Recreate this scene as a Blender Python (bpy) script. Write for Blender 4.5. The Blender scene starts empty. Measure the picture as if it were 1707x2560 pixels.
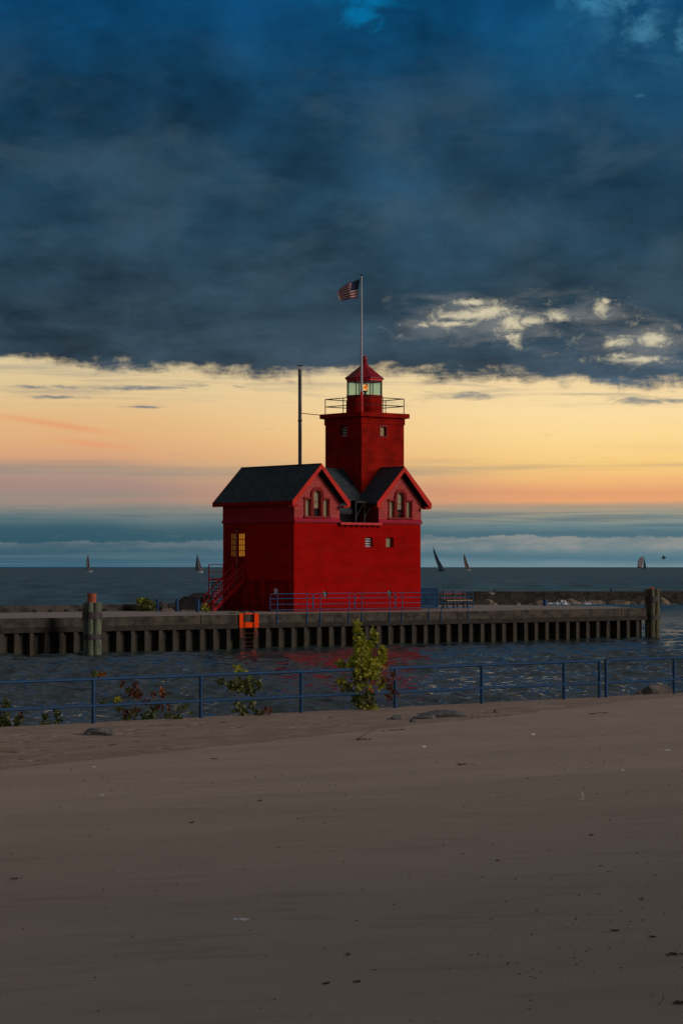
import bpy, bmesh, math, random
import numpy as np
from mathutils import Vector, Matrix, noise
from mathutils.geometry import tessellate_polygon
rad = math.radians
sc = bpy.context.scene
COL = sc.collection
F = 5900.0            # focal length in pixels of the full photograph
EYE = 5.8             # eye height above the lake
# ------------------------------------------------------------ camera
cam = bpy.data.cameras.new('camera'); camo = bpy.data.objects.new('camera', cam); COL.objects.link(camo)
cam.sensor_fit = 'VERTICAL'; cam.sensor_height = 36.0; cam.lens = 36.0 * F / 2560.0
cam.clip_start = 0.1; cam.clip_end = 100000
camo.location = (0, 0, EYE)
camo.rotation_euler = (rad(90) + math.atan(138 / F), 0, 0)
sc.camera = camo
# ------------------------------------------------------------ exposure
sc.view_settings.view_transform = 'Standard'; sc.view_settings.look = 'None'
sc.view_settings.exposure = 0.0; sc.view_settings.gamma = 1.0

def lin(c):
    return tuple((x / 255 / 12.92) if x / 255 <= 0.04045 else ((x / 255 + 0.055) / 1.055) ** 2.4 for x in c) + (1.0,)

class G:
    """small node-graph helper"""
    def __init__(s, tree): s.t = tree; s.n = tree.nodes; s.l = tree.links
    def new(s, typ, **kw):
        nd = s.n.new(typ)
        for k, v in kw.items(): setattr(nd, k, v)
        return nd
    def put(s, sock, v):
        if v is None: return
        if hasattr(v, 'links') or isinstance(v, bpy.types.NodeSocket): s.l.new(v, sock)
        else: sock.default_value = v
    def m(s, op, a, b=None, c=None, clamp=False):
        nd = s.new('ShaderNodeMath', operation=op, use_clamp=clamp)
        s.put(nd.inputs[0], a); s.put(nd.inputs[1], b)
        if c is not None: s.put(nd.inputs[2], c)
        return nd.outputs[0]
    def step(s, x, a, b):
        nd = s.new('ShaderNodeMapRange', interpolation_type='SMOOTHSTEP')
        s.put(nd.inputs[0], x); s.put(nd.inputs[1], a); s.put(nd.inputs[2], b)
        nd.inputs[3].default_value = 0; nd.inputs[4].default_value = 1
        return nd.outputs[0]
    def mix(s, f, a, b, blend='MIX'):
        nd = s.new('ShaderNodeMix', data_type='RGBA', blend_type=blend)
        s.put(nd.inputs[0], f); s.put(nd.inputs[6], a); s.put(nd.inputs[7], b)
        return nd.outputs[2]
    def ramp(s, x, stops, mode='LINEAR'):
        nd = s.new('ShaderNodeValToRGB'); cr = nd.color_ramp; cr.interpolation = mode
        while len(cr.elements) < len(stops): cr.elements.new(0.5)
        for e, (p, c) in zip(cr.elements, stops): e.position = p; e.color = c
        s.put(nd.inputs[0], x); return nd.outputs[0]
    def comb(s, x, y, z=0.0):
        nd = s.new('ShaderNodeCombineXYZ'); s.put(nd.inputs[0], x); s.put(nd.inputs[1], y); s.put(nd.inputs[2], z)
        return nd.outputs[0]
    def noise(s, vec, scale, detail=6, rough=0.55, dist=0.0, color=False):
        nd = s.new('ShaderNodeTexNoise'); s.put(nd.inputs['Vector'], vec)
        nd.inputs['Scale'].default_value = scale; nd.inputs['Detail'].default_value = detail
        nd.inputs['Roughness'].default_value = rough; nd.inputs['Distortion'].default_value = dist
        return nd.outputs[1 if color else 0]

# ------------------------------------------------------------ world (dusk sky, heavy cloud deck over a sunset band)
SUN_EL = rad(17); SUN_AZ = rad(112)        # azimuth from +Y (into the picture) towards +X
w = bpy.data.worlds.new('World'); sc.world = w; w.use_nodes = True
w.node_tree.nodes.clear(); g = G(w.node_tree)
tc = g.new('ShaderNodeTexCoord'); sp = g.new('ShaderNodeSeparateXYZ'); g.l.new(tc.outputs['Generated'], sp.inputs[0])
X, Y, Z = sp.outputs
AZ = g.m('ARCTAN2', X, Y); EL = g.m('ARCSINE', Z)
U = g.m('MULTIPLY', AZ, F); V = g.m('MULTIPLY', EL, F)     # 1 unit = 1/5900 rad, world directions
def nz(su, sv, off, detail=6, rough=0.55, dist=0.0):
    return g.noise(g.comb(g.m('ADD', g.m('DIVIDE', U, su), off), g.m('ADD', g.m('DIVIDE', V, sv), off * 1.7)), 1.0, detail, rough, dist)
def cen(x): return g.m('SUBTRACT', x, 0.5)
def blob(px, py, rx, ry):
    a = g.m('DIVIDE', g.m('SUBTRACT', U, px - 853.5), rx); b = g.m('DIVIDE', g.m('SUBTRACT', V, 1418 - py), ry)
    d = g.m('ADD', g.m('MULTIPLY', a, a), g.m('MULTIPLY', b, b))
    return g.m('POWER', 2.718, g.m('MULTIPLY', d, -1.0))
nA = nz(900, 110, 3.1, 5); nB = nz(420, 300, 7.7, 7, 0.55); nC = nz(230, 60, 11.3, 7, 0.6); nD = nz(110, 55, 19.1, 8, 0.62)
nE = nz(1500, 45, 23.0, 4, 0.5); nF = nz(75, 18, 31.0, 5, 0.55); nG = nz(800, 420, 41.3, 3, 0.5)
Vs = g.m('ADD', V, g.m('ADD', g.m('MULTIPLY', cen(nA), 40), g.m('MULTIPLY', cen(nC), 22)))
W_ = 1500.0
def st(l): return [(v / W_, lin(c)) for v, c in l]
left = st([(0, (60, 98, 118)), (32, (58, 92, 108)), (66, (50, 85, 100)), (99, (56, 89, 103)), (116, (82, 108, 116)), (143, (124, 129, 127)), (166, (162, 138, 127)),
           (205, (166, 137, 129)), (240, (176, 148, 130)), (272, (212, 160, 124)), (317, (224, 174, 125)), (367, (226, 182, 130)), (427, (226, 196, 146)), (500, (222, 200, 156))])
right = st([(0, (112, 138, 147)), (9, (112, 138, 147)), (24, (80, 115, 130)), (44, (96, 126, 136)), (84, (76, 108, 120)), (102, (108, 132, 136)), (125, (150, 150, 136)), (148, (178, 154, 128)),
            (163, (232, 164, 114)), (187, (228, 160, 112)), (216, (240, 182, 120)), (256, (248, 204, 128)), (326, (252, 217, 150)), (387, (251, 221, 164)), (500, (236, 210, 162))])
vn = g.m('DIVIDE', Vs, W_)
base = g.mix(g.step(g.m('ADD', U, g.m('MULTIPLY', cen(nG), 500)), -750, 650), g.ramp(vn, left), g.ramp(vn, right))
# cool grey wisps inside the glow
wisp = g.m('MULTIPLY', g.step(nE, 0.50, 0.66), g.m('MULTIPLY', g.step(V, 120, 175), g.m('SUBTRACT', 1.0, g.step(V, 235, 330))))
base = g.mix(g.m('MULTIPLY', wisp, 0.5), base, lin((142, 138, 128)))
# pink streaks upper left of the glow
def tblob(px, py, rx, ry, sl):      # slanting streak
    du = g.m('SUBTRACT', U, px - 853.5); a = g.m('DIVIDE', du, rx); b = g.m('DIVIDE', g.m('ADD', g.m('SUBTRACT', V, 1418 - py), g.m('MULTIPLY', du, sl)), ry)
    return g.m('POWER', 2.718, g.m('MULTIPLY', g.m('ADD', g.m('MULTIPLY', a, a), g.m('MULTIPLY', b, b)), -1.0))
pk = g.m('MULTIPLY', g.m('ADD', tblob(130, 1062, 150, 8, 0.15), tblob(240, 1112, 80, 7, 0.10)), g.m('ADD', 0.35, nC), clamp=True)
base = g.mix(g.m('MULTIPLY', pk, 0.75), base, lin((232, 150, 108)))
# low bank of pale cumulus tops over the horizon
top = g.m('ADD', g.m('ADD', 62, g.m('MULTIPLY', g.step(U, -300, 500), 10)), g.m('ADD', g.m('MULTIPLY', cen(nz(240, 400, 5.5, 6, 0.6)), 46), g.m('MULTIPLY', cen(nz(46, 40, 15.5, 6, 0.65)), 26)))
bank = g.m('MULTIPLY', g.m('SUBTRACT', 1.0, g.step(g.m('SUBTRACT', V, top), -2, 4)), g.step(g.m('SUBTRACT', V, g.m('SUBTRACT', top, g.m('MULTIPLY', g.step(U, -500, 400), 12))), -32, -3))
teal = g.m('MULTIPLY', g.step(nz(700, 22, 131.0, 6, 0.6, 0.2), 0.46, 0.6), g.m('MULTIPLY', g.step(V, 82, 96), g.m('SUBTRACT', 1.0, g.step(V, 120, 165))))
base = g.mix(g.m('MULTIPLY', teal, 0.5), base, lin((66, 98, 112)))
bank = g.m('MULTIPLY', bank, g.m('ADD', 0.30, g.step(nz(330, 60, 141.0, 6, 0.6, 0.2), 0.36, 0.62)), clamp=True)
base = g.mix(g.m('MULTIPLY', bank, 0.72), base, g.mix(g.step(U, -300, 500), lin((104, 119, 127)), lin((152, 151, 145))))
low = g.m('MULTIPLY', g.step(nz(900, 14, 61.0, 4), 0.47, 0.64), g.m('SUBTRACT', 1.0, g.step(V, 24, 50)))
base = g.mix(g.m('MULTIPLY', low, 0.3), base, lin((108, 126, 134)))
# the dark deck
dk = st([(380, (84, 97, 110)), (460, (68, 84, 98)), (540, (52, 71, 86)), (640, (42, 63, 78)), (760, (38, 62, 79)), (920, (32, 61, 81)),
         (1060, (27, 60, 83)), (1200, (20, 61, 90)), (1330, (12, 62, 98)), (1480, (8, 58, 96))])
deck = g.ramp(g.m('DIVIDE', g.m('ADD', V, g.m('MULTIPLY', cen(nB), 160)), W_), dk)
lowd = g.m('SUBTRACT', 1.0, g.step(V, 560, 900))
shade = g.m('ADD', 1.10, g.m('ADD', g.m('MULTIPLY', cen(nz(430, 330, 77.0, 9, 0.56, 0.25)), 2.2), g.m('MULTIPLY', g.m('MULTIPLY', cen(nz(420, 90, 83.0, 8, 0.6, 0.3)), g.m('ADD', 0.45, lowd)), 1.3)))
shade = g.m('ADD', shade, g.m('MULTIPLY', cen(nz(150, 80, 87.0, 9, 0.62, 0.3)), 0.75))
shade = g.m('SUBTRACT', shade, g.m('MULTIPLY', blob(250, 470, 420, 240), 0.22))
shade = g.m('ADD', shade, g.m('MULTIPLY', g.m('ADD', blob(640, 330, 90, 190), g.m('ADD', blob(1330, 130, 140, 160), blob(1010, 480, 150, 70))), 0.32))
shade = g.m('MAXIMUM', g.m('MINIMUM', shade, 1.9), 0.55)
sh = g.new('ShaderNodeVectorMath', operation='SCALE'); g.put(sh.inputs[0], deck); g.put(sh.inputs[3], shade); deck = sh.outputs[0]
lump = g.m('MULTIPLY', g.step(nz(340, 170, 181.0, 8, 0.58, 0.4), 0.44, 0.66), g.m('SUBTRACT', 1.0, g.step(V, 1050, 1400)))
deck = g.mix(g.m('MULTIPLY', lump, 0.26), deck, lin((76, 98, 112)))
edge = g.m('ADD', g.m('SUBTRACT', 494, g.m('MULTIPLY', U, 0.030)), g.m('ADD', g.m('MULTIPLY', cen(nC), 75), g.m('ADD', g.m('MULTIPLY', cen(nF), 40), g.m('MULTIPLY', cen(nD), 30))))
# broad finger of thin cloud dips on the far side
edge = g.m('SUBTRACT', edge, g.m('MULTIPLY', g.m('ADD', blob(560, 985, 420, 300), blob(1560, 930, 300, 300)), 16))
cover = g.step(g.m('SUBTRACT', g.m('ADD', V, g.m('MULTIPLY', cen(nz(60, 60, 161.0, 8, 0.66, 0.5)), 60)), edge), -20, 20)
st1 = g.m('MULTIPLY', g.step(nz(430, 26, 91.0, 7, 0.62, 0.4), 0.46, 0.66), g.m('MULTIPLY', g.step(V, 385, 428), g.m('SUBTRACT', 1.0, g.step(V, 500, 540))))
st1 = g.m('MULTIPLY', st1, g.m('ADD', 0.75, blob(1450, 985, 380, 60)), clamp=True)
st2 = g.m('MAXIMUM', g.m('MAXIMUM', tblob(300, 971, 330, 10, -0.01), tblob(140, 997, 110, 7, 0.0)), g.m('MAXIMUM', tblob(350, 1019, 70, 4, 0.0), g.m('MAXIMUM', tblob(1150, 990, 110, 12, 0.0), tblob(1610, 1005, 130, 13, 0.03))))
st2 = g.step(g.m('ADD', st2, g.m('MULTIPLY', cen(nz(95, 16, 171.0, 8, 0.68, 0.5)), 3.0)), 0.30, 1.25)
st1 = g.m('MAXIMUM', g.m('MULTIPLY', st1, 0.55), st2)
base = g.mix(g.m('MULTIPLY', st1, 0.85), base, lin((112, 121, 128)))
anch = blob(1235, 782, 60, 18)
for b in [(1170, 790, 60, 12), (1285, 812, 46, 24), (1330, 806, 46, 10), (1290, 850, 24, 20), (1392, 796, 26, 16), (1498, 772, 20, 22), (1510, 758, 14, 10), (1120, 812, 70, 8), (1540, 862, 34, 14), (1630, 852, 34, 20), (1600, 902, 80, 9), (1560, 893, 40, 9), (30, 912, 60, 12), (1330, 948, 110, 10), (1180, 758, 60, 8)]:
    anch = g.m('MAXIMUM', anch, blob(*b))
gaps = blob(1210, 800, 260, 75)
for b in [(1560, 860, 210, 70), (1480, 785, 120, 50), (30, 915, 110, 30)]: gaps = g.m('MAXIMUM', gaps, blob(*b))
gf = g.m('ADD', g.m('ADD', g.m('MULTIPLY', anch, 1.05), g.m('MULTIPLY', gaps, 0.28)), g.m('MULTIPLY', cen(nz(50, 32, 101.0, 10, 0.72, 0.5)), 3.6))
gap = g.m('MULTIPLY', g.step(gf, 0.32, 1.5), g.step(gaps, 0.1, 0.5))
thin = g.m('MULTIPLY', g.m('MULTIPLY', g.step(gaps, 0.03, 0.45), 1.0), g.step(g.m('ADD', gaps, g.m('MULTIPLY', cen(nz(180, 50, 121.0, 8, 0.62, 0.3)), 2.4)), 0.25, 1.3))
thin = g.m('MULTIPLY', thin, 0.7)
deck = g.mix(thin, deck, lin((128, 130, 130)))
deck = g.mix(g.m('MULTIPLY', gap, 0.9), deck, lin((216, 204, 172)))
hb = g.m('MAXIMUM', g.m('MAXIMUM', blob(930, 5, 150, 40), blob(905, 60, 60, 40)), g.m('MAXIMUM', blob(1610, 110, 60, 60), g.m('MAXIMUM', blob(1700, 130, 20, 50), g.m('MAXIMUM', blob(1595, 258, 22, 9), blob(1500, 30, 130, 30)))))
hole = g.m('MULTIPLY', g.step(g.m('ADD', hb, g.m('MULTIPLY', cen(nz(110, 80, 111.0, 10, 0.70, 0.5)), 3.6)), 0.25, 1.6), g.step(hb, 0.02, 0.4))
wide = g.m('MULTIPLY', g.m('ADD', blob(1560, 110, 230, 150), g.m('MULTIPLY', blob(950, -20, 260, 120), 0.8)), g.step(nz(210, 150, 151.0, 9, 0.64, 0.5), 0.38, 0.68))
deck = g.mix(g.m('MULTIPLY', wide, 0.6, clamp=True), deck, g.mix(g.step(U, 300, 820), lin((8, 92, 135)), lin((52, 108, 140))))
deck = g.mix(g.m('MULTIPLY', hole, 0.7), deck, g.mix(g.step(U, 300, 820), lin((0, 122, 176)), lin((78, 144, 176))))
sky = g.mix(cover, base, deck)
# away from the sunset side the glow fades to plain dusk grey-blue
away = g.step(Y, 0.55, -0.15)
dusk = g.ramp(g.m('ADD', g.m('MULTIPLY', Z, 0.5), 0.5), [(0.0, lin((40, 46, 54))), (0.5, lin((128, 116, 114))), (0.56, lin((112, 104, 106))), (0.75, lin((90, 88, 90))), (1.0, lin((84, 84, 86)))])
sky = g.mix(away, sky, dusk)
sky = g.mix(g.step(Z, 0.24, 0.40), sky, lin((84, 84, 86)))
sky = g.mix(g.m('MULTIPLY', g.m('SUBTRACT', 1.0, g.step(Z, -0.02, 0.0)), 1.0), sky, lin((34, 44, 56)))
b1 = g.new('ShaderNodeBackground'); g.put(b1.inputs[0], sky); b1.inputs[1].default_value = 1.0
nis = g.new('ShaderNodeTexSky', sky_type='NISHITA', sun_disc=False); nis.sun_elevation = SUN_EL; nis.sun_rotation = SUN_AZ
# clear sky only shows through overhead and behind, above the picture
b2 = g.new('ShaderNodeBackground'); g.put(b2.inputs[0], nis.outputs[0]); b2.inputs[1].default_value = 0.05
ms = g.new('ShaderNodeMixShader'); g.put(ms.inputs[0], g.m('MULTIPLY', g.step(Z, 0.3, 0.8), 0.3)); g.l.new(b1.outputs[0], ms.inputs[1]); g.l.new(b2.outputs[0], ms.inputs[2])
out = g.new('ShaderNodeOutputWorld'); g.l.new(ms.outputs[0], out.inputs[0])
# ------------------------------------------------------------ sun (low, filtered through cloud, from the right and slightly behind)
sl = bpy.data.lights.new('sun', 'SUN'); so = bpy.data.objects.new('sun', sl); COL.objects.link(so)
sl.energy = 1.5; sl.angle = rad(22); sl.color = (1.0, 0.80, 0.70)
sd = Vector((math.sin(SUN_AZ) * math.cos(SUN_EL), math.cos(SUN_AZ) * math.cos(SUN_EL), math.sin(SUN_EL)))
so.rotation_euler = sd.to_track_quat('Z', 'Y').to_euler()

# ============================================================ builders
def at(px, py, D):      # the point seen at photo pixel (px,py), D metres ahead
    return Vector(((px - 853.5) / F * D, D, EYE + (1418 - py) * D / F))
def gnd(px, py, z):     # where that sight line meets height z
    D = (EYE - z) * F / (py - 1418); return Vector(((px - 853.5) / F * D, D, z))
WM = {}
I4 = Matrix.Identity(4)
class MB:
    def __init__(s): s.v = []; s.f = []; s.mi = []; s.cur = 0
    def add(s, vs, fs):
        o = len(s.v); s.v += [Vector(p) for p in vs]
        for f in fs: s.f.append(tuple(i + o for i in f)); s.mi.append(s.cur)
        return s
    def box(s, x0, x1, y0, y1, z0, z1):
        return s.add([(x0, y0, z0), (x1, y0, z0), (x1, y1, z0), (x0, y1, z0), (x0, y0, z1), (x1, y0, z1), (x1, y1, z1), (x0, y1, z1)],
                     [(0, 3, 2, 1), (4, 5, 6, 7), (0, 1, 5, 4), (1, 2, 6, 5), (2, 3, 7, 6), (3, 0, 4, 7)])
    def prism(s, loop, vec):
        n = len(loop); vec = Vector(vec); a = [Vector(p) for p in loop]; b = [p + vec for p in a]
        nrm = sum((a[i].cross(a[(i + 1) % n]) for i in range(n)), Vector())
        if nrm.dot(vec) > 0: a, b = b, a
        return s.add(a + b, [tuple(range(n)), tuple(range(2 * n - 1, n - 1, -1))] + [(i, i + n, (i + 1) % n + n, (i + 1) % n) for i in range(n)])
    def tube(s, p, q, r0, r1=None, n=8, caps=True):
        p, q = Vector(p), Vector(q); r1 = r0 if r1 is None else r1; d = (q - p)
        if d.length < 1e-6: return s
        d.normalize(); a = d.orthogonal().normalized(); b = d.cross(a)
        vs = []
        for c, r in ((p, r0), (q, r1)):
            for i in range(n):
                t = 2 * math.pi * i / n; vs.append(c + (a * math.cos(t) + b * math.sin(t)) * r)
        fs = [(i, (i + 1) % n, (i + 1) % n + n, i + n) for i in range(n)]
        if caps: fs += [tuple(range(n - 1, -1, -1)), tuple(range(n, 2 * n))]
        return s.add(vs, fs)
    def path(s, pts, r0, r1=None, n=6):
        r1 = r0 if r1 is None else r1; k = len(pts) - 1
        for i in range(k): s.tube(pts[i], pts[i + 1], r0 + (r1 - r0) * i / k, r0 + (r1 - r0) * (i + 1) / k, n)
        return s
    def beam(s, p, q, wx, wy, up=(0, 0, 1)):
        p, q = Vector(p), Vector(q); d = (q - p).normalized(); a = d.cross(Vector(up))
        if a.length < 1e-4: a = Vector((1, 0, 0))
        a.normalize(); b = a.cross(d).normalized()
        l = [p + a * wx * i + b * wy * j for i, j in ((-.5, -.5), (.5, -.5), (.5, .5), (-.5, .5))]
        return s.prism(l, q - p)
    def lathe(s, prof, c, n=24, ph=0.0):
        c = Vector(c); vs = []
        for r, z in prof:
            for i in range(n):
                t = 2 * math.pi * i / n + ph; vs.append(c + Vector((r * math.cos(t), r * math.sin(t), z)))
        fs = []
        for j in range(len(prof) - 1):
            for i in range(n): fs.append((j * n + i, j * n + (i + 1) % n, (j + 1) * n + (i + 1) % n, (j + 1) * n + i))
        fs += [tuple(range(n - 1, -1, -1)), tuple(range((len(prof) - 1) * n, len(prof) * n))]
        return s.add(vs, fs)
    def wall(s, fn, outer, holes=(), reveal=0.0):
        """flat wall from 2-D outline with holes; fn(a, z, depth) -> point; reveals run inward"""
        polys = [[Vector((a, z, 0)) for a, z in outer]] + [[Vector((a, z, 0)) for a, z in h] for h in holes]
        flat = [p for q in polys for p in q]
        tris = tessellate_polygon(polys)
        s.add([fn(p.x, p.y, 0) for p in flat], [tuple(t) for t in tris])
        for h in holes:
            k = len(h); s.add([fn(a, z, 0) for a, z in h] + [fn(a, z, reveal) for a, z in h], [(i, (i + 1) % k, (i + 1) % k + k, i + k) for i in range(k)])
        return s
    def build(s, name, mat, parent=None, frame=I4, smooth=False, bevel=0.0):
        wv = [frame @ p for p in s.v]
        if parent is not None: M = WM[parent]
        else:
            xs = [p.x for p in wv]; ys = [p.y for p in wv]; zs = [p.z for p in wv]
            e = frame.to_euler().z
            M = Matrix.Translation(((min(xs) + max(xs)) / 2, (min(ys) + max(ys)) / 2, min(zs))) @ Matrix.Rotation(e, 4, 'Z')
        Mi = M.inverted(); me = bpy.data.meshes.new(name)
        me.from_pydata([Mi @ p for p in wv], [], s.f)
        mats = mat if isinstance(mat, (list, tuple)) else [mat]
        for m_ in mats: me.materials.append(m_)
        if len(mats) > 1: me.polygons.foreach_set('material_index', s.mi)
        if smooth: me.polygons.foreach_set('use_smooth', [True] * len(me.polygons))
        me.update(); o = bpy.data.objects.new(name, me); COL.objects.link(o)
        if bevel:
            bv = o.modifiers.new('bevel', 'BEVEL'); bv.width = bevel; bv.segments = 2; bv.limit_method = 'ANGLE'
        if parent is not None: o.parent = parent; WM[o] = M
        else: o.matrix_world = M; WM[o] = M
        return o
def tag(o, label, cat, group=None, kind=None):
    o['label'] = label; o['category'] = cat
    if group: o['group'] = group
    if kind: o['kind'] = kind
    return o
def thing(name, loc, rz, label, cat, group=None):
    o = bpy.data.objects.new(name, None); COL.objects.link(o); o.empty_display_size = 0.2
    M = Matrix.Translation(loc) @ Matrix.Rotation(rz, 4, 'Z'); o.matrix_world = M; WM[o] = M
    return tag(o, label, cat, group)

# ------------------------------------------------------------ materials
def mat(name, col, rough=0.7, var=0.18, scale=2.0, bump=0.15, bscale=25.0, metal=0.0, spec=0.4, col2=None, stretch=(1, 1, 1), dist=0.02, lo=0.40, hi=0.64):
    m = bpy.data.materials.new(name); m.use_nodes = True; t = G(m.node_tree); bs = t.n['Principled BSDF']
    c = t.new('ShaderNodeTexCoord'); mp = t.new('ShaderNodeMapping'); t.l.new(c.outputs['Object'], mp.inputs[0]); mp.inputs['Scale'].default_value = stretch
    n1 = t.noise(mp.outputs[0], scale, 8, 0.6); n2 = t.noise(c.outputs['Object'], bscale, 5, 0.6)
    c4 = tuple(col) + (1,)
    c2 = tuple(col2) + (1,) if col2 else tuple(x * (1 - var * 2) for x in col) + (1,)
    cc = t.mix(t.step(n1, lo, hi), c4, c2)
    cc = t.mix(t.m('MULTIPLY', t.step(n2, 0.45, 0.75), 0.3), cc, tuple(x * 0.6 for x in col) + (1,))
    t.put(bs.inputs['Base Color'], cc); bs.inputs['Roughness'].default_value = rough; bs.inputs['Metallic'].default_value = metal
    bs.inputs['Specular IOR Level'].default_value = spec
    if bump:
        bn = t.new('ShaderNodeBump'); bn.inputs['Strength'].default_value = bump; bn.inputs['Distance'].default_value = dist
        t.put(bn.inputs['Height'], t.m('ADD', n1, n2)); t.l.new(bn.outputs[0], bs.inputs['Normal'])
    return m
def shingle(name, col, col2, mode, bw, bh, mortar=0.012, rough=0.8, dark=0.45, bump=0.6):
    """courses of shingles; mode 'wall' (x+y, z), 'y' (y, z), 'x' (x, z)"""
    m = bpy.data.materials.new(name); m.use_nodes = True; t = G(m.node_tree); bs = t.n['Principled BSDF']
    c = t.new('ShaderNodeTexCoord'); s_ = t.new('ShaderNodeSeparateXYZ'); t.l.new(c.outputs['Object'], s_.inputs[0]); x, y, z = s_.outputs
    a = {'wall': t.m('ADD', x, y), 'y': y, 'x': x}[mode]
    br = t.new('ShaderNodeTexBrick'); t.put(br.inputs['Vector'], t.comb(a, z))
    br.inputs['Color1'].default_value = tuple(col) + (1,); br.inputs['Color2'].default_value = tuple(col2) + (1,)
    br.inputs['Mortar'].default_value = tuple(k * dark for k in col) + (1,)
    br.inputs['Scale'].default_value = 1.0; br.inputs['Mortar Size'].default_value = mortar; br.inputs['Mortar Smooth'].default_value = 0.2
    br.inputs['Brick Width'].default_value = bw; br.inputs['Row Height'].default_value = bh; br.offset = 0.5
    n1 = t.noise(c.outputs['Object'], 0.9, 7, 0.62); n2 = t.noise(c.outputs['Object'], 9, 5)
    cc = t.mix(t.m('MULTIPLY', t.step(n1, 0.4, 0.68), 0.5), br.outputs[0], tuple(k * 0.5 for k in col) + (1,))
    cc = t.mix(t.m('MULTIPLY', t.step(n2, 0.5, 0.75), 0.35), cc, tuple(min(1, k * 1.5) for k in col2) + (1,))
    t.put(bs.inputs['Base Color'], cc); bs.inputs['Roughness'].default_value = rough; bs.inputs['Specular IOR Level'].default_value = 0.25
    bn = t.new('ShaderNodeBump'); bn.inputs['Strength'].default_value = bump; bn.inputs['Distance'].default_value = 0.03
    t.put(bn.inputs['Height'], t.m('ADD', t.m('MULTIPLY', br.outputs[1], -1.0), t.m('MULTIPLY', n2, 0.4))); t.l.new(bn.outputs[0], bs.inputs['Normal'])
    return m
RED = mat('red_masonry_paint', (0.40, 0.004, 0.003), 0.85, 0.12, 0.5, 0.25, 7, col2=(0.31, 0.004, 0.003), stretch=(1, 1, 2.2), spec=0.05)
def weather(m, joint=True):
    """faded coats, rust runs and faint pour lines over a painted wall"""
    t = G(m.node_tree); bs = t.n['Principled BSDF']; old = bs.inputs['Base Color'].links[0].from_socket
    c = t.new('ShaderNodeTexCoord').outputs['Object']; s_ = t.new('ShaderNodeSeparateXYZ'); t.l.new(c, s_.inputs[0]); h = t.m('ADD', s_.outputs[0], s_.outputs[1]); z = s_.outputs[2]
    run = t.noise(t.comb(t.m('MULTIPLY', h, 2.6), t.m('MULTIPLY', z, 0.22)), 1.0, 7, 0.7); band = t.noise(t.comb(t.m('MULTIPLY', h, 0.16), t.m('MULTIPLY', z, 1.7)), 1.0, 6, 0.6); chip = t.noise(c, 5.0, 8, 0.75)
    cc = t.mix(t.m('MULTIPLY', t.step(run, 0.52, 0.74), 0.40), old, (0.10, 0.006, 0.005, 1))
    cc = t.mix(t.m('MULTIPLY', t.step(band, 0.46, 0.70), 0.28), cc, (0.40, 0.020, 0.007, 1))
    cc = t.mix(t.m('MULTIPLY', t.step(chip, 0.62, 0.70), 0.5), cc, (0.48, 0.065, 0.030, 1))
    if joint:
        zj = t.m('ADD', z, t.m('MULTIPLY', t.m('SUBTRACT', band, 0.5), 0.12)); fr_ = t.m('ABSOLUTE', t.m('SUBTRACT', t.m('FRACT', t.m('DIVIDE', zj, 0.93)), 0.5))
        cc = t.mix(t.m('MULTIPLY', t.m('SUBTRACT', 1.0, t.step(fr_, 0.0, 0.035)), t.m('MULTIPLY', t.step(chip, 0.45, 0.65), 0.28)), cc, (0.46, 0.05, 0.02, 1))
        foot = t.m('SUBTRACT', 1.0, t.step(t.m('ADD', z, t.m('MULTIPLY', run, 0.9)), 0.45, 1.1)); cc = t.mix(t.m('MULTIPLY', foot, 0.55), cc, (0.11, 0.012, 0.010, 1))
    t.put(bs.inputs['Base Color'], cc)
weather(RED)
REDT = mat('red_tower_paint', (0.34, 0.009, 0.004), 0.8, 0.2, 0.9, 0.2, 10, col2=(0.205, 0.006, 0.003), spec=0.06)
weather(REDT, False)
REDB = mat('red_board_paint', (0.34, 0.006, 0.005), 0.8, 0.25, 1.4, 0.2, 14, stretch=(1, 1, 0.4), spec=0.06)
TRIM = mat('bright_red_trim', (0.68, 0.022, 0.010), 0.6, 0.12, 2, 0.08, 30, spec=0.2)
SASH = mat('dark_red_sash', (0.30, 0.012, 0.010), 0.6, 0.15, 3, 0.08, 30, spec=0.2)
METR = mat('red_iron_paint', (0.80, 0.020, 0.030), 0.5, 0.2, 4, 0.05, 40, spec=0.3)
LROOF = mat('lantern_roof_red', (0.33, 0.008, 0.018), 0.45, 0.15, 2, 0.05, 20, spec=0.4)
IRON = mat('black_iron', (0.02, 0.017, 0.017), 0.5, 0.2, 4, 0.05, 40)
SHW = shingle('red_shingles', (0.62, 0.105, 0.095), (0.50, 0.065, 0.065), 'wall', 0.30, 0.17, 0.016, dark=0.35)
SKIRT = shingle('crimson_skirt', (0.52, 0.018, 0.060), (0.42, 0.014, 0.045), 'wall', 0.30, 0.17, 0.016, dark=0.45)
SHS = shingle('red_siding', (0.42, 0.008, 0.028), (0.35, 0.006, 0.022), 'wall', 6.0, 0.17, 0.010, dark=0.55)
RFY = shingle('slate_roof_wings', (0.078, 0.105, 0.122), (0.036, 0.052, 0.064), 'y', 0.32, 0.13, 0.014, dark=0.4)
RFX = shingle('slate_roof_cross', (0.064, 0.090, 0.104), (0.032, 0.047, 0.057), 'x', 0.32, 0.13, 0.014, dark=0.4)
BLIND = mat('drawn_blind', (0.33, 0.31, 0.19), 0.8, 0.1, 3, 0.05, 30)
BLINDY = mat('yellow_blind', (0.42, 0.36, 0.16), 0.8, 0.1, 3, 0.05, 30)
DGL = mat('dark_window_pane', (0.012, 0.014, 0.016), 0.08, 0.1, 1, 0.0)
VENT = mat('grey_green_vent', (0.16, 0.18, 0.16), 0.6, 0.1, 5, 0.1, 30)
GREYT = mat('weathered_grey_timber', (0.055, 0.056, 0.06), 0.85, 0.25, 5, 0.3, 25, stretch=(1, 1, 3))
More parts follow.
